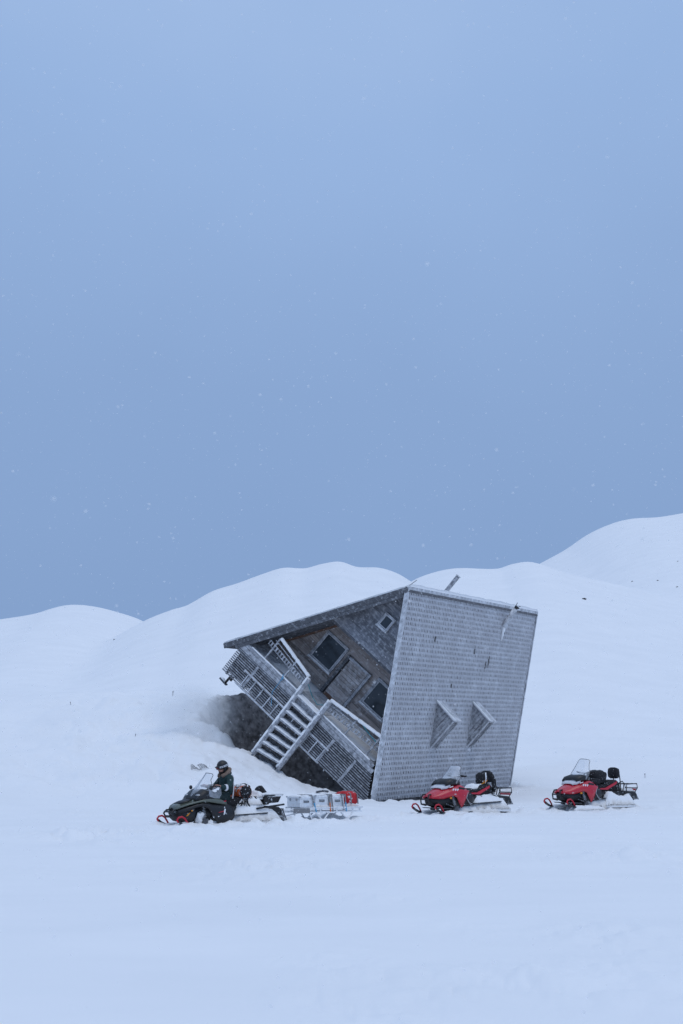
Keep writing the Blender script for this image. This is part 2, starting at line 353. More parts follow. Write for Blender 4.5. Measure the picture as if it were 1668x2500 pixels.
def build_ground():
    az = []
    a = -180.0
    while a < 180:
        aa = abs(a); az.append(a); a += .055 if -11 < a < 11 else (.16 if aa < 18 else (.8 if aa < 40 else 4.0))
    rad = []; r = 1.5
    while r < 60:
        rad.append(r); r += (max(.10, r*.012) if r < 12 else r*.0075) if r < 30 else .22
    while r < 80: rad.append(r); r += .22
    while r < 700: rad.append(r); r *= 1.018
    vs_ = [(0,0,0)]; rk = [0.0]
    for r in rad:
        for a in az:
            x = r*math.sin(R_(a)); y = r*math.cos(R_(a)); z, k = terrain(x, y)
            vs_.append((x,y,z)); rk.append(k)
    n = len(az); fs = [(0, 1+(j+1)%n, 1+j) for j in range(n)]
    for i in range(len(rad)-1):
        b0 = 1+i*n; b1 = b0+n
        for j in range(n):
            k = (j+1) % n; fs.append((b0+j, b0+k, b1+k, b1+j))
    me = bpy.data.meshes.new('snow_field'); me.from_pydata(vs_, [], fs); me.update()
    me.polygons.foreach_set('use_smooth', [True]*len(fs))
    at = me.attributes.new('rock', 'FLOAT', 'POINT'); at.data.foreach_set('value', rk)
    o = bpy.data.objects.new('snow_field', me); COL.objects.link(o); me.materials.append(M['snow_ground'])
    tag(o, 'smooth snow field rising into rounded white hills', kind='structure')
build_ground()

# ------------------------------------------------------------------ the tipped hut (built upright in its own frame, then tilted)
RM = Matrix(((0.6359107, 0.4730098, 0.6098191), (-0.3261810, 0.8808465, -0.3430968), (-0.6994451, 0.0192675, 0.7144265)))
T0 = Vector((2.5362, 54.0071, 8.1353)); Z0 = 7.7
AL = R_(33.088); SA, CA = math.sin(AL), math.cos(AL); LR, LL, DP = 8.117, 8.528, 13.91
SH = .07                                            # the frame is racked
hut = empty('tilted_hut')
base = T0 + RM @ Vector((0,0,-Z0))
hut.matrix_world = Matrix.Translation(base) @ RM.to_4x4()
tag(hut, 'tipped wooden A-frame hut lying on its shingled roof side in the snow', 'hut')
UP = RM.transposed() @ Vector((0,0,1))              # world up seen from the hut
RAW = lambda x,y,z: (x, y, z+Z0)
SHR = lambda x,y,z: (x, y, z+Z0+SH*x)
def xr(z, t=.2): return (-t-.546*z)/(.838+.546*SH)
def xl(z, t=.2): return (t+.546*z)/(.838-.546*SH)
# roof slabs: local (s along slope, y, n outward)
def RR(s, y, n): return (s*SA+n*CA, y, -s*CA+n*SA+Z0)
def RL(s, y, n): return (-s*SA-n*CA, y, -s*CA+n*SA+Z0)
roof = MB(RR).box(.12, LR, 0.03, DP, -.13, 0).build('shingled_roof', 'shingle_gap', hut)
rl = MB(RL).box(.0, LL, .03, DP, -.2, -.003).build('roof', 'wood_barge', hut)
# snow on the upper slope
mb = MB(RL); nx, ny = 44, 60; top = []; 
for i in range(nx+1):
    for j in range(ny+1):
        s = -.05 + (LL-.02+.05)*i/nx; y = .02 + (DP-.02)*j/ny
        ed = min(1, min((LL-s+.02)*2.5, j/ny*DP*2.5+.25)); h = .03+(.09+.05*fbm(s*.7,y*.7,1))*max(ed,.1)+.02*fbm(s*4,y*4,9)
        y2 = y - (.03+.04*fbm(s*3, 5.5, 2) if j == 0 else 0)
        top.append((s,y2,max(h,.012)))
n = len(top); bot = [(s,y,.0) for s,y,h in top]
fs = []
idx = lambda i,j: i*(ny+1)+j
for i in range(nx):
    for j in range(ny): fs += [(idx(i,j),idx(i+1,j),idx(i+1,j+1),idx(i,j+1))]
bd = [idx(i,0) for i in range(nx+1)]+[idx(nx,j) for j in range(1,ny+1)]+[idx(i,ny) for i in range(nx-1,-1,-1)]+[idx(0,j) for j in range(ny-1,0,-1)]
for a_, b_ in zip(bd, bd[1:]+bd[:1]): fs.append((a_,b_,b_+n,a_+n))
mb.add(top+bot, fs).build('snow_layer', 'snow', rl, smooth=True)
# shingles: pointed shakes over the dark boarding
mb = MB(RR); ROW, PIT = .1935, .151
nrow = int((LR-.18)/ROW); ncol = int((DP-.12)/PIT)
for i in range(nrow+1):
    s1 = LR+.10 - i*ROW                      # tip of this course
    off = random.uniform(-.06,.06)
    # solid upper band of the course
    for j in range(ncol+1):
        y0 = .07 + j*PIT + off*.35; wd = PIT*random.uniform(.985,1.0); h0 = random.uniform(.26,.31)*PIT; h1 = random.uniform(.18,.25)*PIT; dl = random.uniform(-.012,.01)
        if y0+wd > DP-.04: continue
        b1 = s1-ROW*.60+dl; b2 = b1+ROW*.06; b0 = s1-ROW*1.03; cy = y0+wd/2+random.uniform(-.012,.012)
        if random.random() < .0009: b1 -= .05; b2 = b1+.01; s1_ = b2+.02
        else: s1_ = s1
        mb.add([(b0,y0,.004),(b0,y0+wd,.004),(b1,y0+wd,.026),(b1,y0,.026),(b2,cy+h0,.030),(b2,cy-h0,.030),(s1_+dl,cy+h1,.046),(s1_+dl,cy-h1,.046),(b1,y0+wd,.002),(b1,y0,.002),(b2,cy+h0,.006),(b2,cy-h0,.006),(s1_+dl,cy+h1,.018),(s1_+dl,cy-h1,.018)],
               [(3,2,1,0),(5,4,2,3),(7,6,4,5),(9,11,5,3),(4,10,8,2),(11,13,7,5),(6,12,10,4),(12,6,7,13)])
mb.build('shingles', 'shingle', roof, kind='stuff')
tag(roof, 'steep roof face of frosted grey pointed shakes')
# trims of the shingled face: ridge board, verge boards, dark slits of missing shakes
MB(RR).box(-.02,.17,.0,DP+.03,.0,.045).build('ridge_board', 'wood_frosted', roof)
MB(RR).box(.172,.20,.0,DP+.03,.0,.05).build('ridge_moulding', 'wood_grey_x', roof)
MB(RR).box(.0,LR+.05,-.02,.07,-.10,.058).build('verge_board', 'wood_frosted', roof)
MB(RR).box(.0,LR+.02,DP-.05,DP+.03,-.2,.062).build('verge_board', 'wood_frosted', roof)
for s_, y_, l_ in ((2.05,7.25,.22),(2.3,8.95,.5),(2.55,8.65,.3),(1.75,3.1,.2),(3.6,5.4,.16)):
    MB(RR).box(s_,s_+l_,y_,y_+.055,.03,.052).build('bare_patch', 'wood_dark', roof)
# snow clinging along the ragged verge
mb = MB(RR); 
p = []; rr_ = []
for k in range(60):
    s = 3.9+4.1*k/59; p.append((s, .0, -.11)); rr_.append(.018+.05*max(0,fbm(s*2.6,1,1))*(1 if s > 4.6 else .3))
mb.tube(p, rr_, 6).build('rime', 'snow', roof, smooth=True)
# left verge (barge) boards and soffit lining
MB(RL).box(.02,LL+.02,-.03,.03,-.21,-.004).build('barge_board', 'wood_barge', hut)
MB(RL).box(.25,LL-.5,-.012,.03,-.36,-.212).build('barge_board', 'wood_barge', hut)
for k in range(5):
    MB(RL).box(.3,LL-.15,.05+k*.42,.05+k*.42+.40,-.235,-.203).build('soffit_board', 'wood_barge', hut)
# ---- loft wall
loft = MB(SHR).add([(xl(-3.15),.72,-3.15),(xr(-3.15),.72,-3.15),(0,.72,-.25)], [(0,1,2)]).build('loft_wall', 'wood_dark', hut)
def siding(parent, y, z0, z1, pitch, mat, t):
    z = z0
    while z < z1-.02:
        zt = min(z+pitch, z1); a0,a1,b0,b1 = xl(z,t),xr(z,t),xl(zt+.02,t),xr(zt+.02,t)
        if a1-a0 > .15:
            if b1 < b0: b0 = b1 = 0
            d = random.uniform(-.004,.006)
            MB(SHR).hexa([(a0,y-.038+d,z+.004),(a1,y-.038+d,z+.004),(a1,y,z+.004),(a0,y,z+.004),(b0,y-.010+d,zt+.012),(b1,y-.010+d,zt+.012),(b1,y,zt+.012),(b0,y,zt+.012)]).build('siding_board', mat, parent)
        z += pitch
siding(loft, .70, -3.15, -.45, .145, 'wood_loft', .21)
MB(SHR).box(xl(-3.2)+.05,xr(-3.2)-.05,.72,2.0,-3.26,-3.16).build('loft_floor', 'wood_barge', loft)
# ---- porch wall
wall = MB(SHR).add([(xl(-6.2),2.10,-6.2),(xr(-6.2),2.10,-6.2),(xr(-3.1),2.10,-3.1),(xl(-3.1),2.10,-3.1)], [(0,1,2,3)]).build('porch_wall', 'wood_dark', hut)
siding(wall, 2.07, -6.18, -3.1, .145, 'wood_wall', .21)
MB(RL).box(3.6,6.9,1.9,2.03,-.30,-.21).build('wall_trim', 'wood_brown', wall)
def window(parent, x0, x1, z0, z1, y, fr=.09, mull=False):
    wn = MB(SHR)
    wn.box(x0,x1,y-.075,y,z0,z0+fr); wn.box(x0,x1,y-.07,y,z1-fr,z1); wn.box(x0+.001,x0+fr,y-.072,y,z0+fr,z1-fr); wn.box(x1-fr,x1-.001,y-.072,y,z0+fr,z1-fr)
    f_ = wn.build('window', 'wood_grey_x', parent)
    MB(SHR).box(x0+fr,x1-fr,y-.04,y-.03,z0+fr,z1-fr).build('pane', 'pane', f_)
    i = fr+.001; wn = MB(SHR); g = .035
    wn.box(x0+i,x1-i,y-.058,y-.041,z0+i,z0+i+g); wn.box(x0+i,x1-i,y-.058,y-.041,z1-i-g,z1-i); wn.box(x0+i,x0+i+g,y-.058,y-.041,z0+i+g,z1-i-g); wn.box(x1-i-g,x1-i,y-.058,y-.041,z0+i+g,z1-i-g)
    wn.build('sash', 'wood_frosted', f_)
    MB(SHR).box(x0-.02,x1+.02,y-.10,y-.076,z0-.03,z0+.02).build('sill', 'wood_frosted', f_)
    return f_
w1 = window(wall, -2.32, -1.05, -5.36, -3.99, 2.045)
w2 = window(wall, .70, 2.02, -5.32, -4.02, 2.045)
w3 = window(loft, -.28, .27, -2.10, -1.46, .665, fr=.07)
# slit snow on the sills
for (x0,x1,zb,y,par) in ((-2.32,-1.05,-5.36,1.97,w1),(.70,2.02,-5.32,1.97,w2),(-.28,.27,-2.10,.60,w3)):
    p = [(x0+(x1-x0)*k/12, y, zb+.03) for k in range(13)]
    MB(SHR).tube(p, [.015+.022*random.random() for _ in p], 6).build('snow_on_sill', 'snow', par, smooth=True)
# door with its planks, frame, handle
dr = MB(SHR).box(-.80,.34,2.00,2.03,-6.14,-4.24).build('door', 'wood_dark', hut)
z = -6.12; k = 0
while z < -4.30:
    MB(SHR).box(-.72,.26,1.965+random.uniform(-.006,.006),1.998,z,z+.148).build('plank', 'wood_brown' if k == 0 else 'wood_door', dr); z += .156; k += 1
MB(SHR).box(-.90,-.78,1.90,2.025,-6.14,-4.16).build('door_frame', 'wood_barge', dr)
MB(SHR).box(.30,.42,1.90,2.025,-6.14,-4.16).build('door_frame', 'wood_grey_z', dr)
MB(SHR).box(-.778,.298,1.90,2.025,-4.28,-4.17).build('door_frame', 'wood_grey_x', dr)
MB(SHR).tube([(.2,1.95,-5.25),(.2,1.91,-5.25),(.2,1.91,-5.1),(.2,1.95,-5.1)], .014, 6).build('handle', 'steel_dark', dr)
# ---- deck
YD = .05
dz = -6.12
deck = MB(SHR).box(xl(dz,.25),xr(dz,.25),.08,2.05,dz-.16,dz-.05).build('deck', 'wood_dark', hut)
for k in range(7):
    y0 = .06+k*.285
    MB(SHR).box(xl(dz,.27),xr(dz,.27),y0,y0+.272,dz-.045,dz+random.uniform(-.004,.004)).build('deck_plank', 'wood_frosted', deck)
mb = MB(SHR); nx, ny = 40, 10; top = []
for i in range(nx+1):
    for j in range(ny+1):
        x = .72+(xr(dz,.3)-.75)*i/nx; y = .12+1.75*j/ny
        h = .02 + .10*(i/nx)+.05*fbm(x*2,y*2,3); h *= min(1,(.3+j*.5))*min(1,.15+i*.3)
        top.append((x,y,dz+max(h,.006)))
n = len(top); idx = lambda i,j: i*(ny+1)+j
mb.add(top, [(idx(i,j),idx(i+1,j),idx(i+1,j+1),idx(i,j+1)) for i in range(nx) for j in range(ny)]).build('snow_on_deck', 'snow', deck, smooth=True)
mb = MB(SHR); top = []
for i in range(nx+1):
    for j in range(ny+1):
        x = xl(dz,.3)+1.2+(-.8-xl(dz,.3)-1.2)*i/nx; y = .4+1.5*j/ny
        h = (.10+.06*fbm(x*2,y*2,6))*math.sin(math.pi*min(1,i/nx*1.0))*min(1,j*.3)*min(1,(ny-j)*.4); top.append((x,y,dz+max(h,.003)))
mb.add(top, [(idx(i,j),idx(i+1,j),idx(i+1,j+1),idx(i,j+1)) for i in range(nx) for j in range(ny)]).build('snow_on_deck', 'snow', deck, smooth=True)
# fascia in two boards and its upper lip
for zt, h in ((dz-.005,.15),(dz-.16,.20)):
    MB(SHR).box(xl(zt-h,.27),xr(zt-h,.27),.0,.05,zt-h+.006,zt).build('fascia_board', 'wood_grey_x', deck)
p = [(xl(dz,.3)+.25+(xr(dz,.3)-xl(dz,.3)-.4)*k/60, .03, dz+.012) for k in range(61)]
MB(SHR).tube(p, [.030+.018*abs(fbm(k*.3,2)) for k in range(61)], 6).build('snow_on_edge', 'snow', deck, smooth=True)
# ---- skirting: spaced slats on battens
sk = MB(SHR).box(-4.0,-.62,.105,.15,-6.62,-6.50).build('skirting', 'wood_slat', hut)
for x in (-3.75,-2.75,-1.55,1.62,2.85,3.75):
    MB(SHR).box(x-.05,x+.05,.052,.10,-7.72 if x < 3.5 else -7.3, -6.48).build('batten', 'wood_dark', sk)
z = -6.50; PS = .094
while z > -7.72:
    zz = z-.052
    a = max(xl(zz,.27), -4.02-.0*z); b = min(xr(zz,.27), 4.25)
    for x0, x1 in ((a, -.62),(.60, b)):
        xm = x0 + (x1-x0)*random.uniform(.3,.7); s_ = random.uniform(-.006,.006)
        MB(SHR).hexa([(x0+random.uniform(0,.03),.022,zz),(x1,.022,zz+s_),(x1,.050,zz+s_),(x0,.050,zz),(x0+random.uniform(0,.03),.022,zz+.052),(x1,.022,zz+.052+s_),(x1,.050,zz+.052+s_),(x0,.050,zz+.052)]).build('slat', 'wood_slat', sk)
    z -= PS
for x in (-2.78,1.70,2.92):
    MB(SHR).box(x-.055,x+.055,-.004,.0205,-7.66,-6.52).build('batten', 'wood_grey_z', sk)
for x in [ -3.95+.37*k for k in range(9)]+[.65+.37*k for k in range(9)]:  # unseen backing added behind the slats to keep their gaps dark
    zb = -7.62 if x < 2.6 else -7.25
    if -3.0 < x < -.8 and random.random() < .35: zb = random.choice((-7.1,-7.25,-7.35))
    MB(SHR).box(x,x+.366,.30,.34,zb,-6.3).build('dark_backing', 'wood_dark', sk)
# floor frame seen from below, and stilts
MB(RAW).box(-3.4,3.3,.3,DP-.2,-6.75,-6.36).build('floor_frame', 'wood_dark', hut)
for k in range(3):
    y = 1.0+k*.30
    MB(RAW).tube([(-3.9,y,-6.9),(-3.98-.02*k,y,-8.45-.1*(2-k))], .055, 8).build('stilt', 'wood_dark', hut)
MB(RAW).box(-4.28,-3.86,.9,1.05,-8.70,-8.645).build('foot_plate', 'steel_dark', hut)
MB(RAW).tube([(-4.3,.97,-8.64),(-4.15,.97,-8.6),(-4.0,.97,-8.63)], [.03,.06,.03], 8).build('snow_lump', 'snow', hut, smooth=True)
# back gable
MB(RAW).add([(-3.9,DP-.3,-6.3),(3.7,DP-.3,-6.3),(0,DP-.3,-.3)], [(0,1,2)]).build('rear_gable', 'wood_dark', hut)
# ---- railings with their pierced boards
def pierced(p0, p1, hh, ncell, parent):
    mb = MB(SHR); p0 = Vector(p0); p1 = Vector(p1); d = (p1-p0)/ncell; upv = Vector((0,0,1))
    for i in range(ncell):
        c = p0 + d*(i+.5); hw = d.length/2; ring = []; sq = []
        dx = d.normalized()
        for k in range(8):
            a = math.pi*k/4
            ring.append(tuple(c+dx*hw*.62*math.cos(a)+upv*hh*.34*2*math.sin(a)*.62))
            sx = max(-1,min(1,1.4142*math.cos(a))); sy = max(-1,min(1,1.4142*math.sin(a))); sq.append(tuple(c+dx*hw*sx+upv*hh*sy*.5))
        mb.add(ring+sq, [(k,(k+1)%8,8+(k+1)%8,8+k) for k in range(8)])
    return mb.build('pierced_board', 'wood_grey_x', parent, solid=.03)
def railing(top0, top1, b0, b1, nc, posts):
    mb = MB(SHR)
    for x, za, zb in posts: mb.box(x-.03,x+.03,.03,.09,za,zb)
    t0 = Vector(top0); t1 = Vector(top1); q0 = Vector(b0); q1 = Vector(b1)
    m0 = q0+(t0-q0)*.55; m1 = q1+(t1-q1)*.55
    mb.tube([m0,m1], .022, 6)
    r_ = mb.build('railing', 'wood_grey_z', hut)
    path = [t0+(t1-t0)*k/24 for k in range(25)]
    tr_ = MB(SHR).tube(path, .06, 8).build('handrail', 'wood_grey_x', r_, smooth=True)
    up = UP*.028
    MB(SHR).tube([v+up+Vector((0,0,.012*fbm(k*.5,3))) for k, v in enumerate(path)], [.075+.015*fbm(k*.6,7) for k in range(25)], 8).build('snow_cap', 'snow', r_, smooth=True)
    pierced(b0, b1, .20, nc, r_)
    return r_
def us(x, z): return z - SH*x        # measured height -> height before racking
railing((-2.78,.06,us(-2.78,-5.22)), (-.79,.06,us(-.79,-5.45)), (-3.12,.06,us(-3.12,-5.66)), (-.83,.06,us(-.83,-5.76)), 15,
        [(-2.82,dz,us(-2.8,-5.22)),(-1.66,dz,us(-1.66,-5.33)),(-.86,dz,us(-.86,-5.48))])
railing((.54,.06,us(.54,-5.43)), (3.12,.06,us(3.12,-4.92)), (.62,.06,us(.62,-5.74)), (3.55,.06,us(3.55,-5.32)), 18,
        [(.62,dz,us(.6,-5.45)),(1.86,dz,us(1.86,-5.2)),(3.06,dz,us(3.06,-4.95))])
# ---- stairs
ST_T = [(-.75,.0,-5.47),(.55,.0,-5.47)]; ST_B = [(-.38,-.45,-9.13),(.83,-.45,-8.75)]
st = MB(RAW)
for (a, b) in zip(ST_T, ST_B):
    a = Vector(a); b = Vector(b); o = Vector((0,.14,-.10))
    a2 = a+Vector((0,.02,-.62)); b2 = b+Vector((0,.12,-.12))
    st.hexa([tuple(a2+Vector((-.03,-.02,-.25))),tuple(a2+Vector((.03,-.02,-.25))),tuple(a2+Vector((.03,.22,-.05))),tuple(a2+Vector((-.03,.22,-.05))),
             tuple(b2+Vector((-.03,-.10,0))),tuple(b2+Vector((.03,-.10,0))),tuple(b2+Vector((.03,.14,.1))),tuple(b2+Vector((-.03,.14,.1)))])
st = st.build('stairs', 'wood_grey_z', hut)
for (a, b) in zip(ST_T, ST_B):
    a = Vector(a); b = Vector(b); path = [a+(b-a)*k/30 for k in range(31)]
    MB(RAW).tube(path, .11, 10).build('stair_rail', 'wood_grey_z', st, smooth=True)
    MB(RAW).tube([v+UP*.04+Vector((0,-.01,0)) for k, v in enumerate(path)], [.10+.022*fbm(k*.55,a.x,1) for k in range(31)], 8).build('snow_cap', 'snow', st, smooth=True)
NT = 8
for k in range(NT):
    t = .17+.83*(k+.35)/NT
    a = Vector(ST_T[0]).lerp(Vector(ST_B[0]), t)+Vector((.05,0,0)); b = Vector(ST_T[1]).lerp(Vector(ST_B[1]), t)-Vector((.05,0,0))
    f1 = Vector((0,-.13,0)); f2 = Vector((0,.17,0)); th = Vector((0,0,-.05)); dn = Vector((0,0,.0))
    MB(RAW).hexa([tuple(a+f1+th),tuple(b+f1+th),tuple(b+f2+th),tuple(a+f2+th),tuple(a+f1),tuple(b+f1),tuple(b+f2),tuple(a+f2)]).build('tread', 'wood_grey_x', st)
    # snow lying on the tread, thicker at the back
    mb = MB(RAW); rs = []
    for q in range(11):
        c = a.lerp(b, .02+.96*q/10); h = .05+.035*fbm(q*.5,k,2)+.03*(1-q/10)
        rs.append([tuple(c+Vector((0,-.11,.002))),tuple(c+Vector((0,-.10,h*.5))),tuple(c+Vector((0,.02,h))),tuple(c+Vector((0,.16,h*1.3))),tuple(c+Vector((0,.165,.002)))])
    mb.loft(rs).build('snow_on_tread', 'snow', st, smooth=True)
    MB(RAW).hexa([tuple(a+Vector((0,.175,-.40))),tuple(b+Vector((0,.175,-.40))),tuple(b+Vector((0,.20,-.40))),tuple(a+Vector((0,.20,-.40))),tuple(a+Vector((0,.175,-.22))),tuple(b+Vector((0,.175,-.22))),tuple(b+Vector((0,.20,-.22))),tuple(a+Vector((0,.20,-.22)))]).build('riser', 'wood_barge', st)
# ropes
p = [(-.75+.0*k, -.06, -5.55) for k in range(1)]
MB(RAW).tube([(-.70,-.02,-5.6),(-.3,.35,-6.0),(.1,.3,-6.05),(.5,-.02,-5.7)], .014, 6).build('rope', 'rope_teal', hut)
mb = MB(SHR)
for k in range(4): mb.tube([(-1.72+.05*k,-.03,dz+.12-.05*k),(-1.66,-.05,dz+.02),(-1.60-.03*k,-.03,dz-.12+.05*k)], .014, 6)
mb.tube([(-1.66,-.03,dz),(-1.62,-.03,dz-.3),(-1.6,-.03,dz-.75),(-1.25,-.02,dz-1.2)], .010, 6).build('rope', 'strap_blue', hut)
MB(SHR).tube([(1.9,.02,-5.22),(2.5,.02,-5.35),(3.05,.02,-5.42)], .013, 6).build('rope', 'rope_teal', hut)
# ---- triangular dormers on the shingled face
for y0 in (4.34, 8.06):
    y1 = y0+.58
    dm = MB(RAW).prism([(2.30,-3.66),(3.42,-3.72),(3.40,-5.28)], y0+.03, y1-.03).build('dormer', 'wood_barge', hut)
    for k in range(7):       # lapped planks of the cheek, parallel to the window front
        f0, f1 = k/7, (k+.94)/7
        def cut(f): # line parallel to the front edge, from the top edge down to the roof
            xt = 2.32+(3.41-2.32)*f; return (xt, -3.67-.05*f), (xt, -3.67-1.60*f)
        (xa,za),(_,zb) = cut(f0); (xc,zc),(_,zd) = cut(f1)
        MB(RAW).hexa([(xa,y0+.004-.012*f0,zb),(xc,y0-.014,zd),(xc,y0+.028,zd),(xa,y0+.028,zb),(xa,y0+.004,za),(xc,y0-.014,zc),(xc,y0+.028,zc),(xa,y0+.028,za)]).build('plank', 'wood_grey_z', dm)
    MB(RAW).hexa([(2.26,y0-.06,-3.66),(3.52,y0-.06,-3.72),(3.52,y1+.06,-3.72),(2.26,y1+.06,-3.66),(2.26,y0-.06,-3.59),(3.52,y0-.06,-3.65),(3.52,y1+.06,-3.65),(2.26,y1+.06,-3.59)]).build('dormer_roof', 'wood_frosted', dm)
    MB(RAW).box(3.422,3.47,y0-.03,y0+.07,-5.34,-3.73).build('corner_board', 'wood_frosted', dm)
    MB(RAW).box(3.422,3.47,y1-.07,y1+.03,-5.34,-3.73).build('corner_board', 'wood_grey_z', dm)
    MB(RAW).box(3.424,3.44,y0+.075,y1-.075,-5.2,-3.85).build('shutter', 'wood_slat', dm)
    MB(RAW).box(3.424,3.50,y0-.02,y1+.02,-5.40,-5.30).build('sill', 'wood_frosted', dm)
    p = [(2.3+1.2*k/10, y0-.05, -3.60-.005*k) for k in range(11)]
    MB(RAW).tube(p, [.03+.02*random.random() for _ in p], 6).build('snow_cap', 'snow', dm, smooth=True)
# ---- stove pipe and flue
sp = MB(RAW).tube([(.62,10.0,-.95),(.58,10.0,-.7),(.44,10.0,.22)], .115, 14).build('stove_pipe', 'wood_frosted', hut, smooth=True)
mb = MB(RAW).tube([(.44,10.0,.2),(.425,10.0,.34)], .085, 12)
mb.tube([(.40,9.9,.36),(.38,9.85,.5)], .014, 5); mb.tube([(.45,10.1,.36),(.50,10.15,.42)], .014, 5); mb.tube([(.5,10.0,.30),(.56,10,.34)], .03, 6)
mb.build('cowl', 'black_plastic', sp)
MB(RR).tube([(.95,9.98,.09),(1.15,9.99,.07),(1.55,10.02,.05)], [.10,.085,.03], 8).build('rime', 'snow', sp, smooth=True)
fl = MB(RAW).hexa([(-1.08,5.93,-1.75),(-.94,5.93,-1.75),(-.94,6.07,-1.75),(-1.08,6.07,-1.75),(-1.12,5.93,.30),(-.98,5.93,.30),(-.98,6.07,.33),(-1.12,6.07,.33)]).build('flue', 'wood_grey_z', hut)
MB(RAW).box(-1.14,-.96,5.91,6.09,.335,.36).build('cap', 'wood_frosted', fl)
MB(RL).tube([(-.02,.05,.03),(-.18,.02,.07),(-.42,0.0,.14)], .012, 5).build('wire', 'steel_dark', hut)

# ---- a ladder lying along the skirting
lad = empty('ladder'); lad.matrix_world = hut.matrix_world
tag(lad, 'long wooden ladder fixed along the lower skirting of the tipped hut', 'ladder')
for z_ in (-7.0,-7.66):
    MB(SHR).hexa([(-3.15,-.055,z_-.035),(1.82,-.055,z_-.02),(1.82,-.008,z_-.02),(-3.15,-.008,z_-.035),(-3.15,-.055,z_+.035),(1.82,-.055,z_+.05),(1.82,-.008,z_+.05),(-3.15,-.008,z_+.035)]).build('rail', 'wood_frosted', lad)
for k in range(11):
    x = -2.88+.455*k
    MB(SHR).box(x-.022,x+.022,-.052,-.012,-7.624,-7.036).build('rung', 'wood_frosted', lad)

# ------------------------------------------------------------------ snowmobiles
def mirror_section(pts): return [(y,z) for y,z in pts] + [(-y,z) for y,z in reversed(pts)]
def arc(c, r, a0, a1, n): return [(c[0]+r*math.cos(R_(a0+(a1-a0)*k/n)), c[1]+r*math.sin(R_(a0+(a1-a0)*k/n))) for k in range(n+1)]
def ski(parent, y, zoff=0):
    mb = MB(); rs = []
    for x, z, w_ in ((-.15,.03,.06),(.1,.0,.075),(.5,-.01,.085),(.85,.0,.085),(1.05,.04,.075),(1.2,.11,.06),(1.27,.17,.04)):
        rs.append([(x,y-w_,z),(x,y+w_,z),(x,y+w_*.8,z+.035),(x,y-w_*.8,z+.035)])
    s_ = mb.loft(rs).build('ski', 'black_plastic', parent)
    lp = [(1.27,y,.15),(1.31,y,.205),(1.26,y,.27),(1.16,y,.285),(1.08,y,.24),(1.0,y,.13),(.95,y,.03)]
    MB().tube(lp, .024, 8).build('ski_loop', 'red_ski', s_, smooth=True)
    mb = MB(); mb.hexa([(.42,y-.03,.03),(.62,y-.03,.03),(.62,y+.03,.03),(.42,y+.03,.03),(.40,y-.03,.22),(.5,y-.03,.22),(.5,y+.03,.22),(.40,y+.03,.22)]).build('ski_leg', 'steel_dark', s_)
    return s_
def suspension(parent, y):
    s = 1 if y > 0 else -1
    mb = MB(); mb.tube([(.45,y,.18),(.62,s*.2,.28)], .018, 6); mb.tube([(.45,y,.16),(.30,s*.2,.24)], .018, 6); mb.tube([(.46,y,.24),(.50,s*.2,.36)], .018, 6)
    a = mb.build('control_arm', 'steel_dark', parent)
    mb = MB(); p0 = Vector((.46,y-.06*s,.22)); p1 = Vector((.40,s*.26,.58)); pts = []
    mb.tube([p0,p1], .02, 6)
    for k in range(46):
        t = k/45; c = p0.lerp(p1, .12+.76*t); th = t*2*math.pi*7; pts.append(c+Vector((math.cos(th)*.045,math.sin(th)*.045,0)))
    mb.tube(pts, .011, 5); mb.build('shock_absorber', 'steel', parent)
def track(parent):
    loop = arc((.28,.24),.14,-60,90,5)+[( -.6,.37),(-1.5,.36)]+arc((-1.78,.19),.13,90,250,6)+[(-1.45,.02),(-.6,0),(.1,.0)]
    n = len(loop); mb = MB()
    inner = []
    for i in range(n):
        a = Vector(loop[i-1]); b = Vector(loop[(i+1)%n]); d = (b-a).normalized(); nn = Vector((-d.y,d.x)); inner.append((loop[i][0]+nn.x*.03, loop[i][1]+nn.y*.03))
    rs = []
    for i in range(n+1):
        o_ = loop[i%n]; q = inner[i%n]; rs.append([(o_[0],-.25,o_[1]),(o_[0],.25,o_[1]),(q[0],.25,q[1]),(q[0],-.25,q[1])])
    mb.loft(rs, caps=False)
    tot = []; 
    for i in range(n):
        a = Vector(loop[i]); b = Vector(loop[(i+1)%n]); L_ = (b-a).length; c = 0
        while c < L_: tot.append((a+(b-a)*c/L_, (b-a).normalized())); c += .085
    for p, d in tot:
        nn = Vector((d.y,-d.x))*-1; nn = Vector((d.y,-d.x)); t = d*.012
        for ya, yb in ((-.25,-.09),(-.075,.075),(.09,.25)):
            q = [p-t, p+t, p+t+nn*.045, p-t+nn*.045]
            mb.add([(v.x,ya,v.y) for v in q]+[(v.x,yb,v.y) for v in q], [(0,1,2,3),(7,6,5,4),(0,4,5,1),(1,5,6,2),(2,6,7,3),(3,7,4,0)])
    tr_ = mb.build('track', 'rubber', parent)
    for x, z, r in ((-1.78,.19,.105),(-1.2,.12,.07),(-.6,.11,.07),(0,.12,.07)):
        for y in (-.16,.16):
            MB().tube([(x,y-.03,z),(x,y+.03,z)], r, 14).build('wheel', 'black_plastic', tr_)
    mb = MB(); mb.tube([(.1,.2,.05),(-1.5,.2,.05)], .02, 6); mb.tube([(-.2,.2,.05),(-.5,.2,.33)], .022, 6); mb.tube([(-.9,.2,.05),(-1.2,.2,.33)], .022, 6); mb.build('slide_rail', 'steel_dark', tr_)
    return tr_
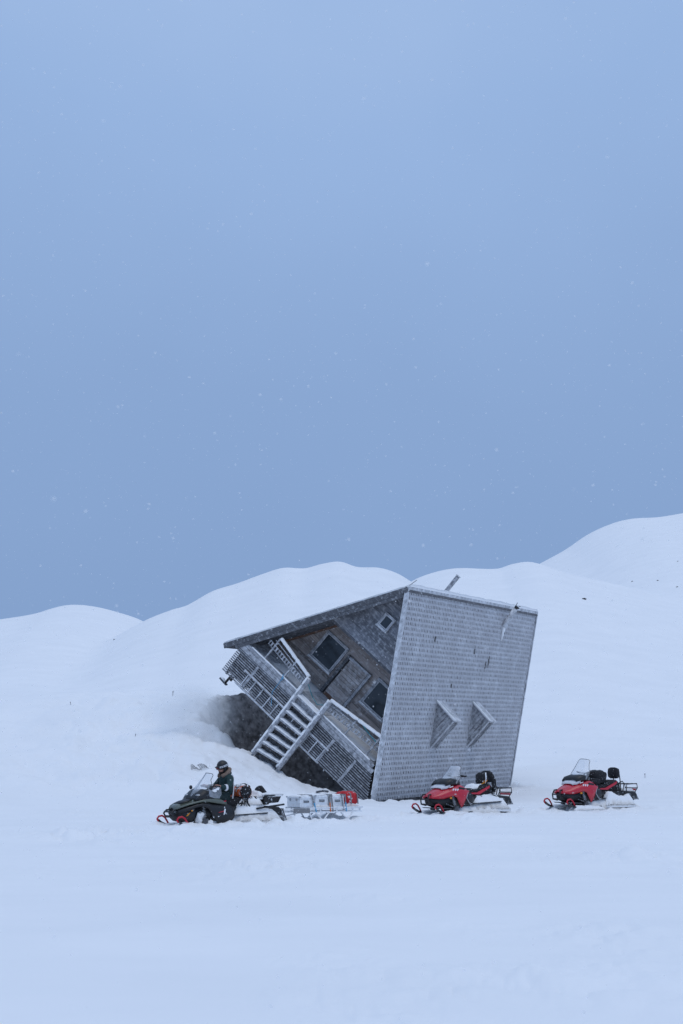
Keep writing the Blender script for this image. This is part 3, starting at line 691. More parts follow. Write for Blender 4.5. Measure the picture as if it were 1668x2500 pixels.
def tunnel(parent, mat):
    mb = MB(); rs = []
    for x, z in ((.35,.50),(-.6,.50),(-1.5,.50),(-1.95,.46),(-2.02,.40)):
        rs.append([(x,-.29,z-.16),(x,-.29,z-.03),(x,-.25,z),(x,.25,z),(x,.29,z-.03),(x,.29,z-.16)])
    t = mb.loft(rs, closed=False).build('tunnel', mat, parent, solid=.015)
    for s in (-1,1):
        MB().hexa([(.25,s*.28,.25),(-1.5,s*.28,.31),(-1.5,s*.42,.31),(.25,s*.46,.25),(.25,s*.28,.275),(-1.5,s*.28,.335),(-1.5,s*.42,.335),(.25,s*.46,.275)][::1]).build('running_board', 'black_plastic_snowy', t)
    return t
def loft_sections(st, name, mat, parent, solid=.018, smooth=True, caps=False, closed=False):
    rs = [[(x,y,z) for y,z in sec] for x, sec in st]
    return MB().loft(rs, closed=closed, caps=caps).build(name, mat, parent, smooth=smooth, solid=solid)
def cowl_section(zt, w_, zl):
    zs = zt-.5*(zt-zl)
    return mirror_section([(w_*1.0,zl),(w_*1.03,zl+(zs-zl)*.6),(w_,max(zs,zt-.2)),(w_*.84,zt-.07),(w_*.5,zt-.015),(w_*.18,zt)])
def hull_section(zt, zb, w_):
    return mirror_section([(w_*.7,zb),(w_,zb+.08),(w_*1.02,(zb+zt)/2),(w_*.95,zt-.04),(w_*.6,zt)])
def windshield(parent, base, top, wb, wt, zshoulder=None):
    """curved screen: rows from base to top, bowed forward in the middle"""
    rows = []
    prof = [(0,wb,.0),(.25,wb*1.03,.0),(.42,wb*1.0,.0),(.52,wb*.86,.0),(.75,wt*1.10,.0),(.93,wt*1.02,.0),(.985,wt*.86,0),(1,wt*.66,.0)]
    for t, w_, _ in prof:
        x = base[0]+(top[0]-base[0])*t; z = base[1]+(top[1]-base[1])*t
        rows.append([(x-.55*abs(s)**2*w_, s*w_, z-.18*abs(s)**2*w_*(1-t*.4)) for s in [k/5-1 for k in range(11)]])
    o = MB().loft(rows, closed=False).build('windshield', 'windshield', parent, smooth=True)
    edge = [r[0] for r in rows]+rows[-1][1:-1]+[r[-1] for r in reversed(rows)]
    MB().tube(edge, .009, 5).build('screen_edge', 'steel_dark', o)
    return o
def handlebar(parent, x, z, hw):
    mb = MB(); mb.tube([(x+.12,0,z-.22),(x+.02,0,z-.02)], .03, 8); mb.tube([(x+.03,-hw*.45,z-.02),(x+.03,hw*.45,z-.02)], .016, 8)
    mb.tube([(x+.03,hw*.45,z-.02),(x-.06,hw,z)], .016, 8); mb.tube([(x+.03,-hw*.45,z-.02),(x-.06,-hw,z)], .016, 8)
    h = mb.build('handlebar', 'black_plastic', parent)
    for s in (-1,1):
        MB().tube([(x-.005,s*hw*.66,z-.005),(x-.065,s*(hw+.02),z)], .024, 8).build('grip', 'rubber', h)
        MB().tube([(x+.05,s*hw*.6,z),(x+.07,s*hw*.8,z+.02),(x-.0,s*hw*1.02,z+.01)], [.015,.02,.012], 6).build('lever', 'black_plastic', h)
    return h
def rack(parent, x0, x1, z0, z1, hw):
    mb = MB()
    for s in (-1,1):
        mb.tube([(x0,s*hw,z0),(x0-.03,s*hw,z1),(x1,s*hw,z1+.02),(x1-.02,s*hw,z1-.12),(x1+.1,s*hw*.95,z0-.02),(x0,s*hw,z0)], .016, 6)
    for x in (x0-.03,(x0+x1)/2,x1): mb.tube([(x,-hw,z1+.01),(x,hw,z1+.01)], .015, 6)
    mb.tube([(x1-.02,-hw,z1-.12),(x1-.02,hw,z1-.12)], .015, 6)
    mb.tube([(x0,-hw*.4,z1+.01),(x1,-hw*.4,z1+.02)], .012, 6); mb.tube([(x0,hw*.4,z1+.01),(x1,hw*.4,z1+.02)], .012, 6)
    return mb.build('rear_rack', 'black_plastic', parent, smooth=True)
def snow_blob(name, parent, x0, x1, hw, zf, seed, nx=22, ny=10, base=None):
    """snow lying over a part: height field between x0 and x1"""
    top = []
    for i in range(nx+1):
        for j in range(ny+1):
            u, v = i/nx, j/ny*2-1; x = x0+(x1-x0)*u
            h = zf(u, v)+.035*fbm(x*5, v*2, seed)+.02*fbm(x*14, v*7, seed+3)
            e_ = min(1, (1-abs(v))*3.5+.02)*min(1, u*7+.02)*min(1,(1-u)*7+.02)
            top.append((x, v*hw*(1+.05*fbm(x*4,seed,v)), base+(h-base)*math.sqrt(e_)))
    idx = lambda i,j: i*(ny+1)+j
    fs = [(idx(i,j),idx(i+1,j),idx(i+1,j+1),idx(i,j+1)) for i in range(nx) for j in range(ny)]
    n = len(top); bd = [idx(i,0) for i in range(nx+1)]+[idx(nx,j) for j in range(1,ny+1)]+[idx(i,ny) for i in range(nx-1,-1,-1)]+[idx(0,j) for j in range(ny-1,0,-1)]
    top += [(x,y,base-.05) for x,y,z in top]
    for a, b in zip(bd, bd[1:]+bd[:1]): fs.append((a,b,b+n,a+n))
    return MB().add(top, fs).build(name, 'snow', parent, smooth=True)
def decal(parent, x, y, z, w_, h, skew, mat='white_mark', sl=.0):
    return MB().hexa([(x,y,z),(x-w_,y+sl,z+skew),(x-w_,y-.012+sl,z+skew),(x,y-.012,z),(x-.02,y-.02,z+h),(x-w_-.02,y-.02+sl,z+h+skew),(x-w_-.02,y-.03+sl,z+h+skew),(x-.02,y-.03,z+h)]).build('decal', mat, parent)

def red_sled(loc, yaw, label, luggage, ws=1.50):
    t = empty('snowmobile', loc, math.pi+yaw)
    tag(t, label, 'snowmobile', 'red snowmobiles beside the hut')
    track(t); tn = tunnel(t, 'black_plastic_snowy')
    for y in (.5,-.5): ski(t, y); suspension(t, y)
    # lower hull
    hull = loft_sections([(1.17,hull_section(.46,.33,.10)),(1.02,hull_section(.52,.24,.25)),(.80,hull_section(.56,.18,.27)),(.5,hull_section(.60,.17,.26)),(.28,hull_section(.66,.16,.40)),(.05,hull_section(.68,.17,.445)),(-.25,hull_section(.62,.20,.43)),(-.42,hull_section(.55,.30,.33))], 'hull', 'black_plastic', t, solid=0, caps=True, closed=True)
    cowl = loft_sections([(1.20,cowl_section(.50,.11,.455)),(1.12,cowl_section(.56,.23,.44)),(.98,cowl_section(.625,.31,.43)),(.82,cowl_section(.69,.35,.435)),(.66,cowl_section(.75,.385,.47)),(.50,cowl_section(.80,.42,.52)),(.38,cowl_section(.84,.44,.47)),(.30,cowl_section(.86,.455,.30)),(.22,cowl_section(.87,.465,.17)),(.13,cowl_section(.865,.468,.27)),(.04,cowl_section(.83,.465,.42)),(-.05,cowl_section(.77,.455,.55)),(-.10,cowl_section(.73,.44,.60))], 'cowl', 'red_paint', t)
    # headlamp band and instrument pod
    loft_sections([(.80,mirror_section([(.22,.70),(.22,.73),(.12,.745)])),(.66,mirror_section([(.30,.72),(.31,.80),(.16,.84)])),(.54,mirror_section([(.34,.78),(.34,.87),(.18,.91)]))], 'headlamp', 'white_mark', t)
    loft_sections([(.70,mirror_section([(.30,.80),(.29,.85),(.16,.875)])),(.55,mirror_section([(.36,.84),(.35,.94),(.18,.985)])),(.38,mirror_section([(.37,.84),(.36,.98),(.2,1.02)])),(.18,mirror_section([(.33,.83),(.32,.96),(.2,1.0)])),(.08,mirror_section([(.28,.80),(.26,.88),(.15,.9)]))], 'instrument_pod', 'black_plastic', t)
    windshield(t, (.55,.93), (.12,ws), .39, .25)
    for s in (1,-1):
        MB().hexa([(.30,s*.452,.72),(.10,s*.466,.69),(.10,s*.440,.69),(.30,s*.43,.72),(.27,s*.44,.775),(.04,s*.455,.735),(.04,s*.43,.735),(.27,s*.42,.775)]).build('air_vent', 'black_plastic', cowl)
        for k in range(3): decal(cowl, .52-.075*k, s*.425+(s*.015*k), .66-.003*k, .055, .065, .004)
        decal(cowl, .62, s*.40, .75, .14, .022, .03)
        MB().ball((.58,s*.405,.455), (.05,.02,.028), 10, 6).build('reflector', 'orange_lens', cowl)
        MB().tube([(-.05,s*.47,.62),(.02,s*.478,.45),(-.10,s*.472,.30),(-.2,s*.462,.2)], .012, 6).build('trim', 'steel', cowl)
    # front bumper
    mb = MB(); b = [(1.02,.20,.24),(1.22,.19,.28),(1.27,.16,.42),(1.22,.13,.55),(1.12,.12,.56)]
    mb.tube(b, .022, 8); mb.tube([(x,-y,z) for x,y,z in b], .022, 8); mb.tube([(1.26,.16,.42),(1.27,-.16,.42)], .02, 8); mb.tube([(1.22,.19,.28),(1.22,-.19,.28)], .02, 8)
    mb.build('bumper', 'black_plastic', t, smooth=True)
    MB().hexa([(1.0,-.35,.16),(1.1,-.3,.19),(1.1,.3,.19),(1.0,.35,.16),(.5,-.36,.12),(.5,-.36,.16),(.5,.36,.16),(.5,.36,.12)]).build('skid_plate', 'steel_dark', t)
    handlebar(t, -.02, 1.08, .36)
    # seat, red flash, grab bar, backrest
    seat = loft_sections([(.08,mirror_section([(.2,.50),(.22,.68),(.15,.76)])),(-.2,mirror_section([(.25,.5),(.24,.68),(.16,.73)])),(-.65,mirror_section([(.27,.5),(.25,.67),(.17,.72)])),(-.82,mirror_section([(.27,.5),(.25,.78),(.17,.83)])),(-1.2,mirror_section([(.27,.5),(.25,.80),(.17,.85)])),(-1.32,mirror_section([(.25,.5),(.22,.72),(.15,.78)]))], 'seat', 'black_fabric', t, solid=0, caps=True, closed=True)
    for s in (1,-1):
        MB().hexa([(-.15,s*.275,.56),(-.72,s*.29,.54),(-.72,s*.265,.54),(-.15,s*.25,.56),(-.15,s*.272,.585),(-.70,s*.287,.60),(-.70,s*.262,.60),(-.15,s*.248,.585)]).build('side_flash', 'red_paint', seat)
        MB().hexa([(-.70,s*.29,.54),(-1.12,s*.285,.72),(-1.12,s*.26,.72),(-.70,s*.265,.54),(-.62,s*.287,.60),(-1.16,s*.28,.80),(-1.16,s*.255,.80),(-.62,s*.262,.60)]).build('side_flash', 'red_paint', seat)
    bk = loft_sections([(-1.22,mirror_section([(.10,.90),(.17,.94),(.185,1.08),(.16,1.18),(.08,1.215)])),(-1.27,mirror_section([(.12,.88),(.20,.93),(.215,1.08),(.19,1.20),(.09,1.235)])),(-1.38,mirror_section([(.11,.89),(.18,.94),(.19,1.08),(.165,1.18),(.08,1.215)]))], 'backrest', 'black_fabric', t, solid=0, caps=True, closed=True)
    mb = MB()
    for s in (-1,1): mb.tube([(-1.40,s*.13,1.12),(-1.44,s*.14,.85),(-1.40,s*.2,.5)], .018, 6); mb.tube([(-1.15,s*.29,.72),(-1.35,s*.32,.80),(-1.5,s*.25,.72),(-1.45,s*.24,.5)], .016, 6)
    mb.tube([(-1.05,.29,.66),(-1.25,.31,.52),(-1.5,.30,.44)], .014, 6)
    mb.build('grab_bar', 'black_plastic', bk, smooth=True)
    rack(t, -1.58, -2.08, .46, .70, .26)
    mf = MB(); rs = []
    for k in range(5): u = k/4; rs.append([(-2.0-.14*u+.03*u*u, -.27, .46-.24*u),(-2.0-.14*u+.02, -.0, .46-.25*u),(-2.0-.14*u, .27, .46-.24*u)])
    mf.loft(rs, closed=False).build('mudflap', 'flap', t, smooth=True, solid=.012)
    MB().box(-2.10,-2.06,-.2,.2,.50,.56).build('tail_lamp', 'red_paint', t)
    sd_ = 3 if luggage else 8
    if luggage:
        for s in (1,-1):
            snow_blob('snow_cover', tn, -.42, -1.72, .15, lambda u,v: .46-.06*abs(v)-.10*u+.05*math.sin(u*8), 11+s, base=.05).location = (0, s*.36, 0)
        snow_blob('snow_cover', tn, -1.5, -2.0, .24, lambda u,v: .56, 4, base=.47)
    else:
        snow_blob('snow_cover', tn, -.36, -1.86, .44, lambda u,v: .58+.10*math.exp(-((u-.55)/.25)**2)-.14*abs(v)**1.5-.10*u, 8, base=.08)
        snow_blob('snow_cover', seat, -.5, -1.25, .22, lambda u,v: .80+.07*u+.02*math.sin(u*7), 9, base=.70)
    return t
def under_snow(t, seed):
    tk = [c for c in t.children if c.name.startswith('track')][0]
    snow_blob('packed_snow', tk, .30, -1.42, .50, lambda u,v: .29+.03*math.sin(u*6+seed)-.05*abs(v), seed, nx=30, base=-.06)
    for sy in (.5,-.5):
        sk_ = [c for c in t.children if c.name.startswith('ski') and not c.name.startswith('skid')][0 if sy > 0 else 1]
        snow_blob('packed_snow', sk_, 1.08, -.25, .16, lambda u,v: .075+.02*math.sin(u*5)-.04*abs(v), seed+sy, base=-.05).location = (0,sy,0)
GZ = lambda x, y: terrain(x, y)[0]
def at(xs, d): x = (xs-834)/FPX*d; return (x, d, GZ(x, d)-.05)
YR = R_(39)
s1 = red_sled(at(1108,43.2), YR, 'red snowmobile parked against the shingled roof, seat and tail buried in snow', False, 1.40)
s2 = red_sled(at(1418,45.6), R_(36), 'red snowmobile farthest right with black bag strapped on its seat', True)

for s_, k_ in ((s1,41),(s2,43)): under_snow(s_, k_)
def bag_mesh(name, c, r, seed, mat, parent=None, seg=18, rings=12, amp=.12, ex=.72):
    mb = MB(); rs = []
    for i in range(rings+1):
        t = min(max(math.pi*i/rings,.06),math.pi-.06); row = []
        for k in range(seg):
            a = 2*math.pi*k/seg; d = Vector((math.sin(t)*math.cos(a), math.sin(t)*math.sin(a), -math.cos(t)))
            d2 = Vector([math.copysign(abs(q)**ex, q) for q in d]); f = 1+amp*fbm(d.x*2+seed, d.y*2, d.z*2)
            row.append((c[0]+d2.x*r[0]*f, c[1]+d2.y*r[1]*f, c[2]+d2.z*r[2]*f))
        rs.append(row)
    return mb.loft(rs).build(name, mat, parent, smooth=True)
def on_sled(o, sled): o.location = sled.location; o.rotation_euler = sled.rotation_euler; return o
bg_ = on_sled(empty('duffel_bag'), s2); tag(bg_, 'black duffel bag lying on the seat of the far right red snowmobile', 'bag')
bag_mesh('bag_body', (-.52,0,.95), (.34,.26,.20), 3, 'black_fabric', bg_)
bag_mesh('side_pocket', (-.24,.12,.80), (.25,.18,.11), 8, 'black_fabric', bg_)
MB().tube([(-.75,.1,1.09),(-.6,.1,1.15),(-.42,.1,1.13),(-.3,.1,1.05)], .016, 6).build('carry_strap', 'strap_grey', bg_)
bg2_ = on_sled(empty('backpack'), s1); tag(bg2_, 'black snow dusted backpack strapped to the backrest of the red snowmobile by the hut', 'bag')
bag_mesh('bag_body', (-1.09,0,.99), (.15,.20,.19), 5, 'black_fabric', bg2_)
mb = MB(); mb.tube([(-1.0,.21,.95),(-.95,.18,.85),(-.9,.08,.83)], .009, 5); mb.tube([(-1.12,.2,.95),(-1.0,.22,.88),(-.92,.16,.84)], .009, 5); mb.build('cord', 'orange_lens', bg2_)
MB().tube([(-1.30,.20,1.1),(-1.36,.24,.9),(-1.36,.26,.72),(-1.34,.26,.6)], [.07,.075,.06,.045], 8).build('hanging_strap', 'black_fabric', bg2_, smooth=True)
MB().tube([(-1.05,.205,1.18),(-1.06,.21,1.0),(-1.04,.19,.86)], .018, 6).build('snow_streak', 'snow', bg2_, smooth=True)

def green_sled(loc, yaw):
    t = empty('snowmobile', loc, math.pi+yaw)
    tag(t, 'olive green and black touring snowmobile ridden by the person in the parka', 'snowmobile')
    track(t); tn = tunnel(t, 'black_plastic_snowy')
    for y in (.5,-.5): ski(t, y); suspension(t, y)
    hull = loft_sections([(1.16,hull_section(.42,.24,.16)),(1.0,hull_section(.50,.16,.34)),(.78,hull_section(.55,.12,.38)),(.62,hull_section(.58,.16,.30)),(.40,hull_section(.60,.16,.28)),(.18,hull_section(.62,.08,.40)),(-.1,hull_section(.62,.04,.45)),(-.32,hull_section(.58,.08,.45)),(-.46,hull_section(.5,.2,.38))], 'hull', 'black_plastic', t, solid=0, caps=True, closed=True)
    # wheel arch fender: black band arching over the ski, then dropping to the rounded foot well
    fen = loft_sections([(1.16,cowl_section(.46,.17,.33)),(1.05,cowl_section(.53,.31,.36)),(.90,cowl_section(.59,.39,.42)),(.72,cowl_section(.63,.435,.50)),(.55,cowl_section(.66,.455,.53)),(.38,cowl_section(.67,.47,.48)),(.24,cowl_section(.67,.475,.30)),(.10,cowl_section(.67,.478,.10)),(-.1,cowl_section(.66,.478,.05)),(-.28,cowl_section(.62,.475,.10)),(-.42,cowl_section(.54,.46,.24))], 'fender', 'black_plastic', t)
    hood = loft_sections([(1.18,cowl_section(.50,.15,.43)),(1.06,cowl_section(.575,.28,.50)),(.90,cowl_section(.635,.36,.56)),(.72,cowl_section(.68,.40,.60)),(.52,cowl_section(.735,.42,.635)),(.32,cowl_section(.775,.44,.63)),(.12,cowl_section(.785,.45,.60)),(-.05,cowl_section(.76,.45,.575)),(-.18,cowl_section(.69,.445,.56))], 'hood', 'green_paint', t)
    for s in (1,-1):
        MB().hexa([(.50,s*.415,.69),(.18,s*.452,.72),(.18,s*.40,.74),(.50,s*.37,.73),(.42,s*.415,.735),(.25,s*.43,.77),(.25,s*.39,.78),(.42,s*.37,.75)]).build('hood_vent', 'black_plastic', hood)
        MB().hexa([(.10,s*.458,.605),(-.16,s*.462,.64),(-.16,s*.44,.64),(.10,s*.44,.605),(.08,s*.458,.63),(-.18,s*.458,.665),(-.18,s*.43,.665),(.08,s*.44,.63)]).build('red_flash', 'red_paint', hood)
        MB().hexa([(.90,s*.398,.36),(.96,s*.375,.29),(.96,s*.35,.29),(.90,s*.36,.36),(.86,s*.402,.38),(.92,s*.38,.30),(.92,s*.35,.30),(.86,s*.37,.38)]).build('reflector', 'orange_lens', fen)
        MB().ball((.82,s*.415,.425), (.03,.012,.016), 8, 6).build('reflector', 'orange_lens', fen)
        bag_mesh('packed_snow', (.05,s*.475,.26), (.16,.022,.05), 4, 'snow', fen, amp=.6, ex=1)
        bag_mesh('packed_snow', (-.10,s*.478,.36), (.045,.020,.12), 24, 'snow', fen, amp=.6, ex=1)
        MB().hexa([(.08,s*.497,.36),(-.08,s*.5,.39),(-.08,s*.49,.39),(.08,s*.487,.36),(.07,s*.497,.375),(-.09,s*.5,.41),(-.09,s*.49,.41),(.07,s*.487,.375)]).build('decal', 'red_paint', fen)
    loft_sections([(1.02,mirror_section([(.17,.598),(.07,.61)])),(.86,mirror_section([(.23,.645),(.1,.668)])),(.70,mirror_section([(.20,.688),(.09,.702)]))], 'hood_scoop', 'black_plastic', hood)
    bag_mesh('packed_snow', (.52,.33,.20), (.13,.10,.19), 14, 'snow', fen, amp=.5, ex=1)
    bag_mesh('packed_snow', (.30,.46,.06), (.10,.05,.13), 19, 'snow', fen, amp=.5, ex=1)
    # dark lamp panel under the screen, lamps
    pod = loft_sections([(.66,mirror_section([(.34,.62),(.335,.68),(.18,.71)])),(.57,mirror_section([(.385,.64),(.38,.78),(.2,.82)])),(.42,mirror_section([(.40,.66),(.39,.90),(.22,.95)])),(.20,mirror_section([(.38,.77),(.37,.90),(.22,.94)])),(.05,mirror_section([(.32,.76),(.3,.85),(.18,.88)]))], 'instrument_pod', 'black_plastic', t)
    for s in (1,-1):
        MB().ball((.53,s*.27,.80), (.10,.09,.035), 12, 8).build('headlamp', 'steel', pod)
    windshield(t, (.62,.78), (.16,1.36), .40, .20)
    for s in (1,-1):
        MB().loft([[(.30,s*.42,.74),(.05,s*.48,.72),(-.02,s*.47,.82)],[(.34,s*.43,.88),(.10,s*.50,.93),(.02,s*.50,.98)],[(.30,s*.40,.98),(.12,s*.45,1.02),(.06,s*.46,1.02)]], closed=False).build('side_deflector', 'windshield', t, smooth=True)
        m_ = MB().tube([(.40,s*.40,.95),(.36,s*.47,.97),(.33,s*.49,.98)], .012, 6); m_.ball((.32,s*.50,.99), (.03,.075,.055), 10, 6); m_.build('mirror', 'black_plastic', t, smooth=True)
    mb = MB(); b = [(1.0,.22,.26),(1.22,.22,.27),(1.29,.20,.36),(1.22,.18,.44),(1.10,.17,.45)]
    mb.tube(b, .024, 8); mb.tube([(x,-y,z) for x,y,z in b], .024, 8); mb.tube([(1.27,.2,.40),(1.27,-.2,.40)], .022, 8); mb.tube([(1.24,.22,.29),(1.24,-.22,.29)], .022, 8)
    mb.build('bumper', 'black_plastic', t, smooth=True)
    MB().hexa([(1.05,-.38,.02),(1.12,-.3,.06),(1.12,.3,.06),(1.05,.38,.02),(.6,-.38,-.01),(.6,-.38,.03),(.6,.38,.03),(.6,.38,-.01)]).build('skid_plate', 'black_plastic', t)
    handlebar(t, .06, 1.02, .38)
    seat = loft_sections([(.05,mirror_section([(.2,.5),(.2,.62),(.14,.70)])),(-.2,mirror_section([(.24,.5),(.23,.64),(.15,.69)])),(-.62,mirror_section([(.26,.5),(.25,.64),(.17,.69)])),(-.75,mirror_section([(.26,.5),(.25,.70),(.17,.75)])),(-1.25,mirror_section([(.26,.5),(.25,.70),(.17,.75)])),(-1.35,mirror_section([(.25,.5),(.22,.66),(.15,.70)]))], 'seat', 'black_fabric', t, solid=0, caps=True, closed=True)
    bk = loft_sections([(-1.46,mirror_section([(.18,.76),(.20,.84),(.15,.94),(.05,1.0)])),(-1.54,mirror_section([(.2,.76),(.22,.84),(.17,.95),(.06,1.02)])),(-1.64,mirror_section([(.18,.76),(.2,.80),(.14,.86),(.05,.92)]))], 'backrest', 'black_fabric', t, solid=0, caps=True, closed=True)
    snow_blob('snow_cover', bk, -1.30, -1.75, .24, lambda u,v: .90-.1*u, 6, base=.72)
    # luggage box and racks at the tail
    bx_ = MB().hexa([(-1.45,-.30,.55),(-1.95,-.26,.58),(-1.95,.26,.58),(-1.45,.30,.55),(-1.45,-.33,.74),(-2.02,-.30,.76),(-2.02,.30,.76),(-1.45,.33,.74)]).build('luggage_box', 'black_plastic_snowy', t, bevel=.02)
    MB().hexa([(-1.42,-.36,.735),(-2.05,-.33,.765),(-2.05,.33,.765),(-1.42,.36,.735),(-1.42,-.36,.775),(-2.05,-.33,.80),(-2.05,.33,.80),(-1.42,.36,.775)]).build('lid', 'black_plastic', bx_, bevel=.012)
    snow_blob('snow_cover', bx_, -1.42, -2.02, .34, lambda u,v: .86-.03*abs(v), 16, base=.79)
    for z_, x0_ in ((.47,-1.15),):
        MB().tube([(x0_,.40,z_-.03),(-2.05,.37,z_+.06)], .024, 6).build('grab_rail', 'black_plastic', t); MB().tube([(x0_,-.40,z_-.03),(-2.05,-.37,z_+.06)], .024, 6).build('grab_rail', 'black_plastic', t)
    snow_blob('snow_cover', tn, -.45, -1.95, .46, lambda u,v: .58+.06*math.sin(u*5)-.08*abs(v)-.06*u, 18, base=.08)
    snow_blob('snow_cover', seat, -.68, -1.42, .33, lambda u,v: .76-.05*abs(v), 28, base=.52)
    MB().box(-2.10,-2.05,-.28,.28,.36,.42).build('tail_lamp', 'steel_dark', t)
    mf = MB(); rs = []
    for k in range(5): u = k/4; rs.append([(-2.02-.20*u+.03*u*u, -.30, .40-.36*u),(-2.0-.20*u, .0, .40-.37*u),(-2.02-.20*u, .30, .40-.36*u)])
    mf.loft(rs, closed=False).build('mudflap', 'flap', t, smooth=True, solid=.014)
    MB().tube([(-2.04,.31,.42),(-2.10,.32,.26),(-2.22,.31,.04)], .014, 6).build('flap_frame', 'steel_dark', t)
    # tangle of straps behind the rider
    mb = MB()
    for k in range(9):
        a = Vector((random.uniform(-.62,-.92), random.uniform(.27,.36), random.uniform(.62,.82))); pts = [a]
        for q in range(4): pts.append(pts[-1]+Vector((random.uniform(-.07,.07),random.uniform(-.01,.03),random.uniform(-.12,.03))))
        mb.tube(pts, random.choice((.008,.012,.022)), 5)
    mb.build('loose_straps', 'black_fabric', t)
    return t
GYAW = R_(37)
gs = green_sled(at(522,37.7), GYAW); under_snow(gs, 45)
ob = on_sled(empty('roll_bag'), gs); tag(ob, 'orange roll bag with black end caps strapped behind the rider', 'bag')
rs = []
for k in range(13):
    y = -.42+.68*k/12; f = 1+.05*fbm(y*6,2,1)
    rs.append([(-.90+.19*f*math.cos(2*math.pi*q/18)*(1+.05*fbm(q*.5,y*4)), y, .87+.175*f*math.sin(2*math.pi*q/18)) for q in range(18)])
MB().loft(rs, caps=False).build('bag_body', 'orange_fabric', ob, smooth=True)
for s in (1,-1):
    MB().loft([[(-.90+r*math.cos(2*math.pi*q/18), s*y, .87+r*.93*math.sin(2*math.pi*q/18)) for q in range(18)] for r, y in ((.16,.25),(.162,.275),(.13,.31),(.05,.32))]).build('end_cap', 'black_fabric', ob, smooth=True)
MB().tube([(-1.0,-.28,1.03),(-1.1,-.1,1.04),(-1.12,.1,1.0)], [.03,.05,.03], 8).build('top_flap', 'black_fabric', ob, smooth=True)
bag_mesh('snow_cap', (-.88,.02,1.02), (.13,.22,.045), 9, 'snow', ob, amp=.5, ex=1)
bag_mesh('snow_cap', (-.95,.268,.90), (.035,.02,.15), 12, 'snow', ob, amp=.5, ex=1)
MB().tube([(-.90-.197*math.cos(a), .1, .87+.185*math.sin(a)) for a in [math.pi*k/10 for k in range(11)]], .02, 5).build('buckle_strap', 'strap_grey', ob)

# ------------------------------------------------------------------ cargo sled and its load
ca, sa = math.cos(GYAW), math.sin(GYAW)
def back(d, side=0):   # a point d metres behind the green machine
    g = gs.location; return (g.x+ca*d+sa*side, g.y+sa*d-ca*side)
cx, cy = back(3.60)
cs = empty('cargo_sled', (cx, cy, GZ(cx,cy)-.02), math.pi+GYAW)
tag(cs, 'low aluminium cargo sled towed behind the green snowmobile', 'sled')
mb = MB()
for s in (-1,1):
    mb.box(-1.05,1.15,s*.36-.02,s*.36+.02,.235,.275); mb.box(-1.1,1.0,s*.36-.02,s*.36+.02,.345,.385)
    for x in (-1.0,-.75,-.2,.35,.8): mb.box(x-.02,x+.02,s*.36-.016,s*.36+.016,.276,.344)
for x in (-1.06,-.6,-.1,.4,.9): mb.box(x-.025,x+.025,-.34,.34,.24,.27)
fr = mb.build('frame', 'aluminium', cs)
for k in range(6):
    y0 = -.33+k*.112; MB().box(-1.08,.98,y0,y0+.10,.352,.374).build('deck_slat', 'aluminium', fr)
for s in (-1,1):
    for (a, b) in (((-.75,.24),(-.55,.02)),((-.35,.24),(-.55,.02)),((.05,.24),(.3,.02)),((.5,.24),(.3,.02)),((.72,.24),(.62,.02))):
        MB().tube([(a[0],s*.36,a[1]),(b[0],s*.40,b[1])], .022, 6).build('leg', 'aluminium', cs)
    rs = []
    for x, z, w_ in ((-1.15,.02,.07),(-.8,.0,.08),(.7,.0,.08),(1.05,.05,.07),(1.25,.14,.05)): rs.append([(x,s*.40-w_,z),(x,s*.40+w_,z),(x,s*.40+w_,z+.02),(x,s*.40-w_,z+.02)])
    MB().loft(rs).build('runner', 'steel_dark', cs)
MB().tube([(1.1,.34,.25),(1.45,.2,.16),(1.85,.0,.22)], .022, 6).tube([(1.1,-.34,.25),(1.45,-.2,.16),(1.85,.0,.22)], .022, 6).tube([(1.05,.36,.34),(1.6,.25,.33),(1.9,.1,.3)], .02, 6).build('drawbar', 'aluminium', cs)
MB().box(.72,1.25,.375,.392,.24,.37).build('side_board', 'strap_grey', cs)
def case(x, L_, h, label, z0=.388):
    c = empty('aluminium_case'); c.location = cs.location; c.rotation_euler = cs.rotation_euler
    tag(c, label, 'case', 'aluminium cases on the cargo sled')
    b = MB().box(x-L_/2, x+L_/2, -.30, .30, z0, z0+h*.78).build('body', 'aluminium', c, bevel=.012)
    MB().box(x-L_/2-.006, x+L_/2+.006, -.306, .306, z0+h*.785, z0+h).build('lid', 'aluminium', c, bevel=.014)
    for zz in (z0+h*.4,): MB().box(x-L_/2-.004, x+L_/2+.004, -.304, .304, zz-.006, zz+.006).build('rib', 'aluminium', b)
    for y in (-.15,.15): MB().box(x+L_/2+.001, x+L_/2+.022, y-.025, y+.025, z0+h*.62, z0+h*.86).build('latch', 'steel', b)
    for sx in (-1,1):
        for sy in (-1,1): MB().box(x+sx*L_/2-.025, x+sx*L_/2+.025, sy*.305-.02, sy*.305+.02, z0+h-.03, z0+h+.012).build('corner', 'steel', b, bevel=.008)
    for s in (-1,1):
        MB().tube([(x-.07,s*.302,z0+h*.55),(x-.07,s*.328,z0+h*.50),(x+.07,s*.328,z0+h*.50),(x+.07,s*.302,z0+h*.55)], .012, 6).build('handle', 'black_plastic', b)
        MB().box(x-.09,x+.09,s*.306-.005,s*.306+.005,z0+h*.45,z0+h*.68).build('handle_plate', 'steel', b)
    snow_blob('snow_cover', c, x-L_/2+.01, x+L_/2-.01, .30, lambda u,v: z0+h+.035, x*7, base=z0+h)
    return c
case(.78,.42,.28,'aluminium case foremost on the cargo sled, its two latches facing forward')
case(.26,.42,.31,'middle aluminium case on the cargo sled between the blue and grey straps')
case(-.27,.46,.29,'rearmost aluminium case half covered by snow, next to the red bag')
rb = empty('red_bag'); rb.location = cs.location; rb.rotation_euler = cs.rotation_euler; tag(rb, 'red bag under a snow cover at the rear end of the cargo sled', 'bag')
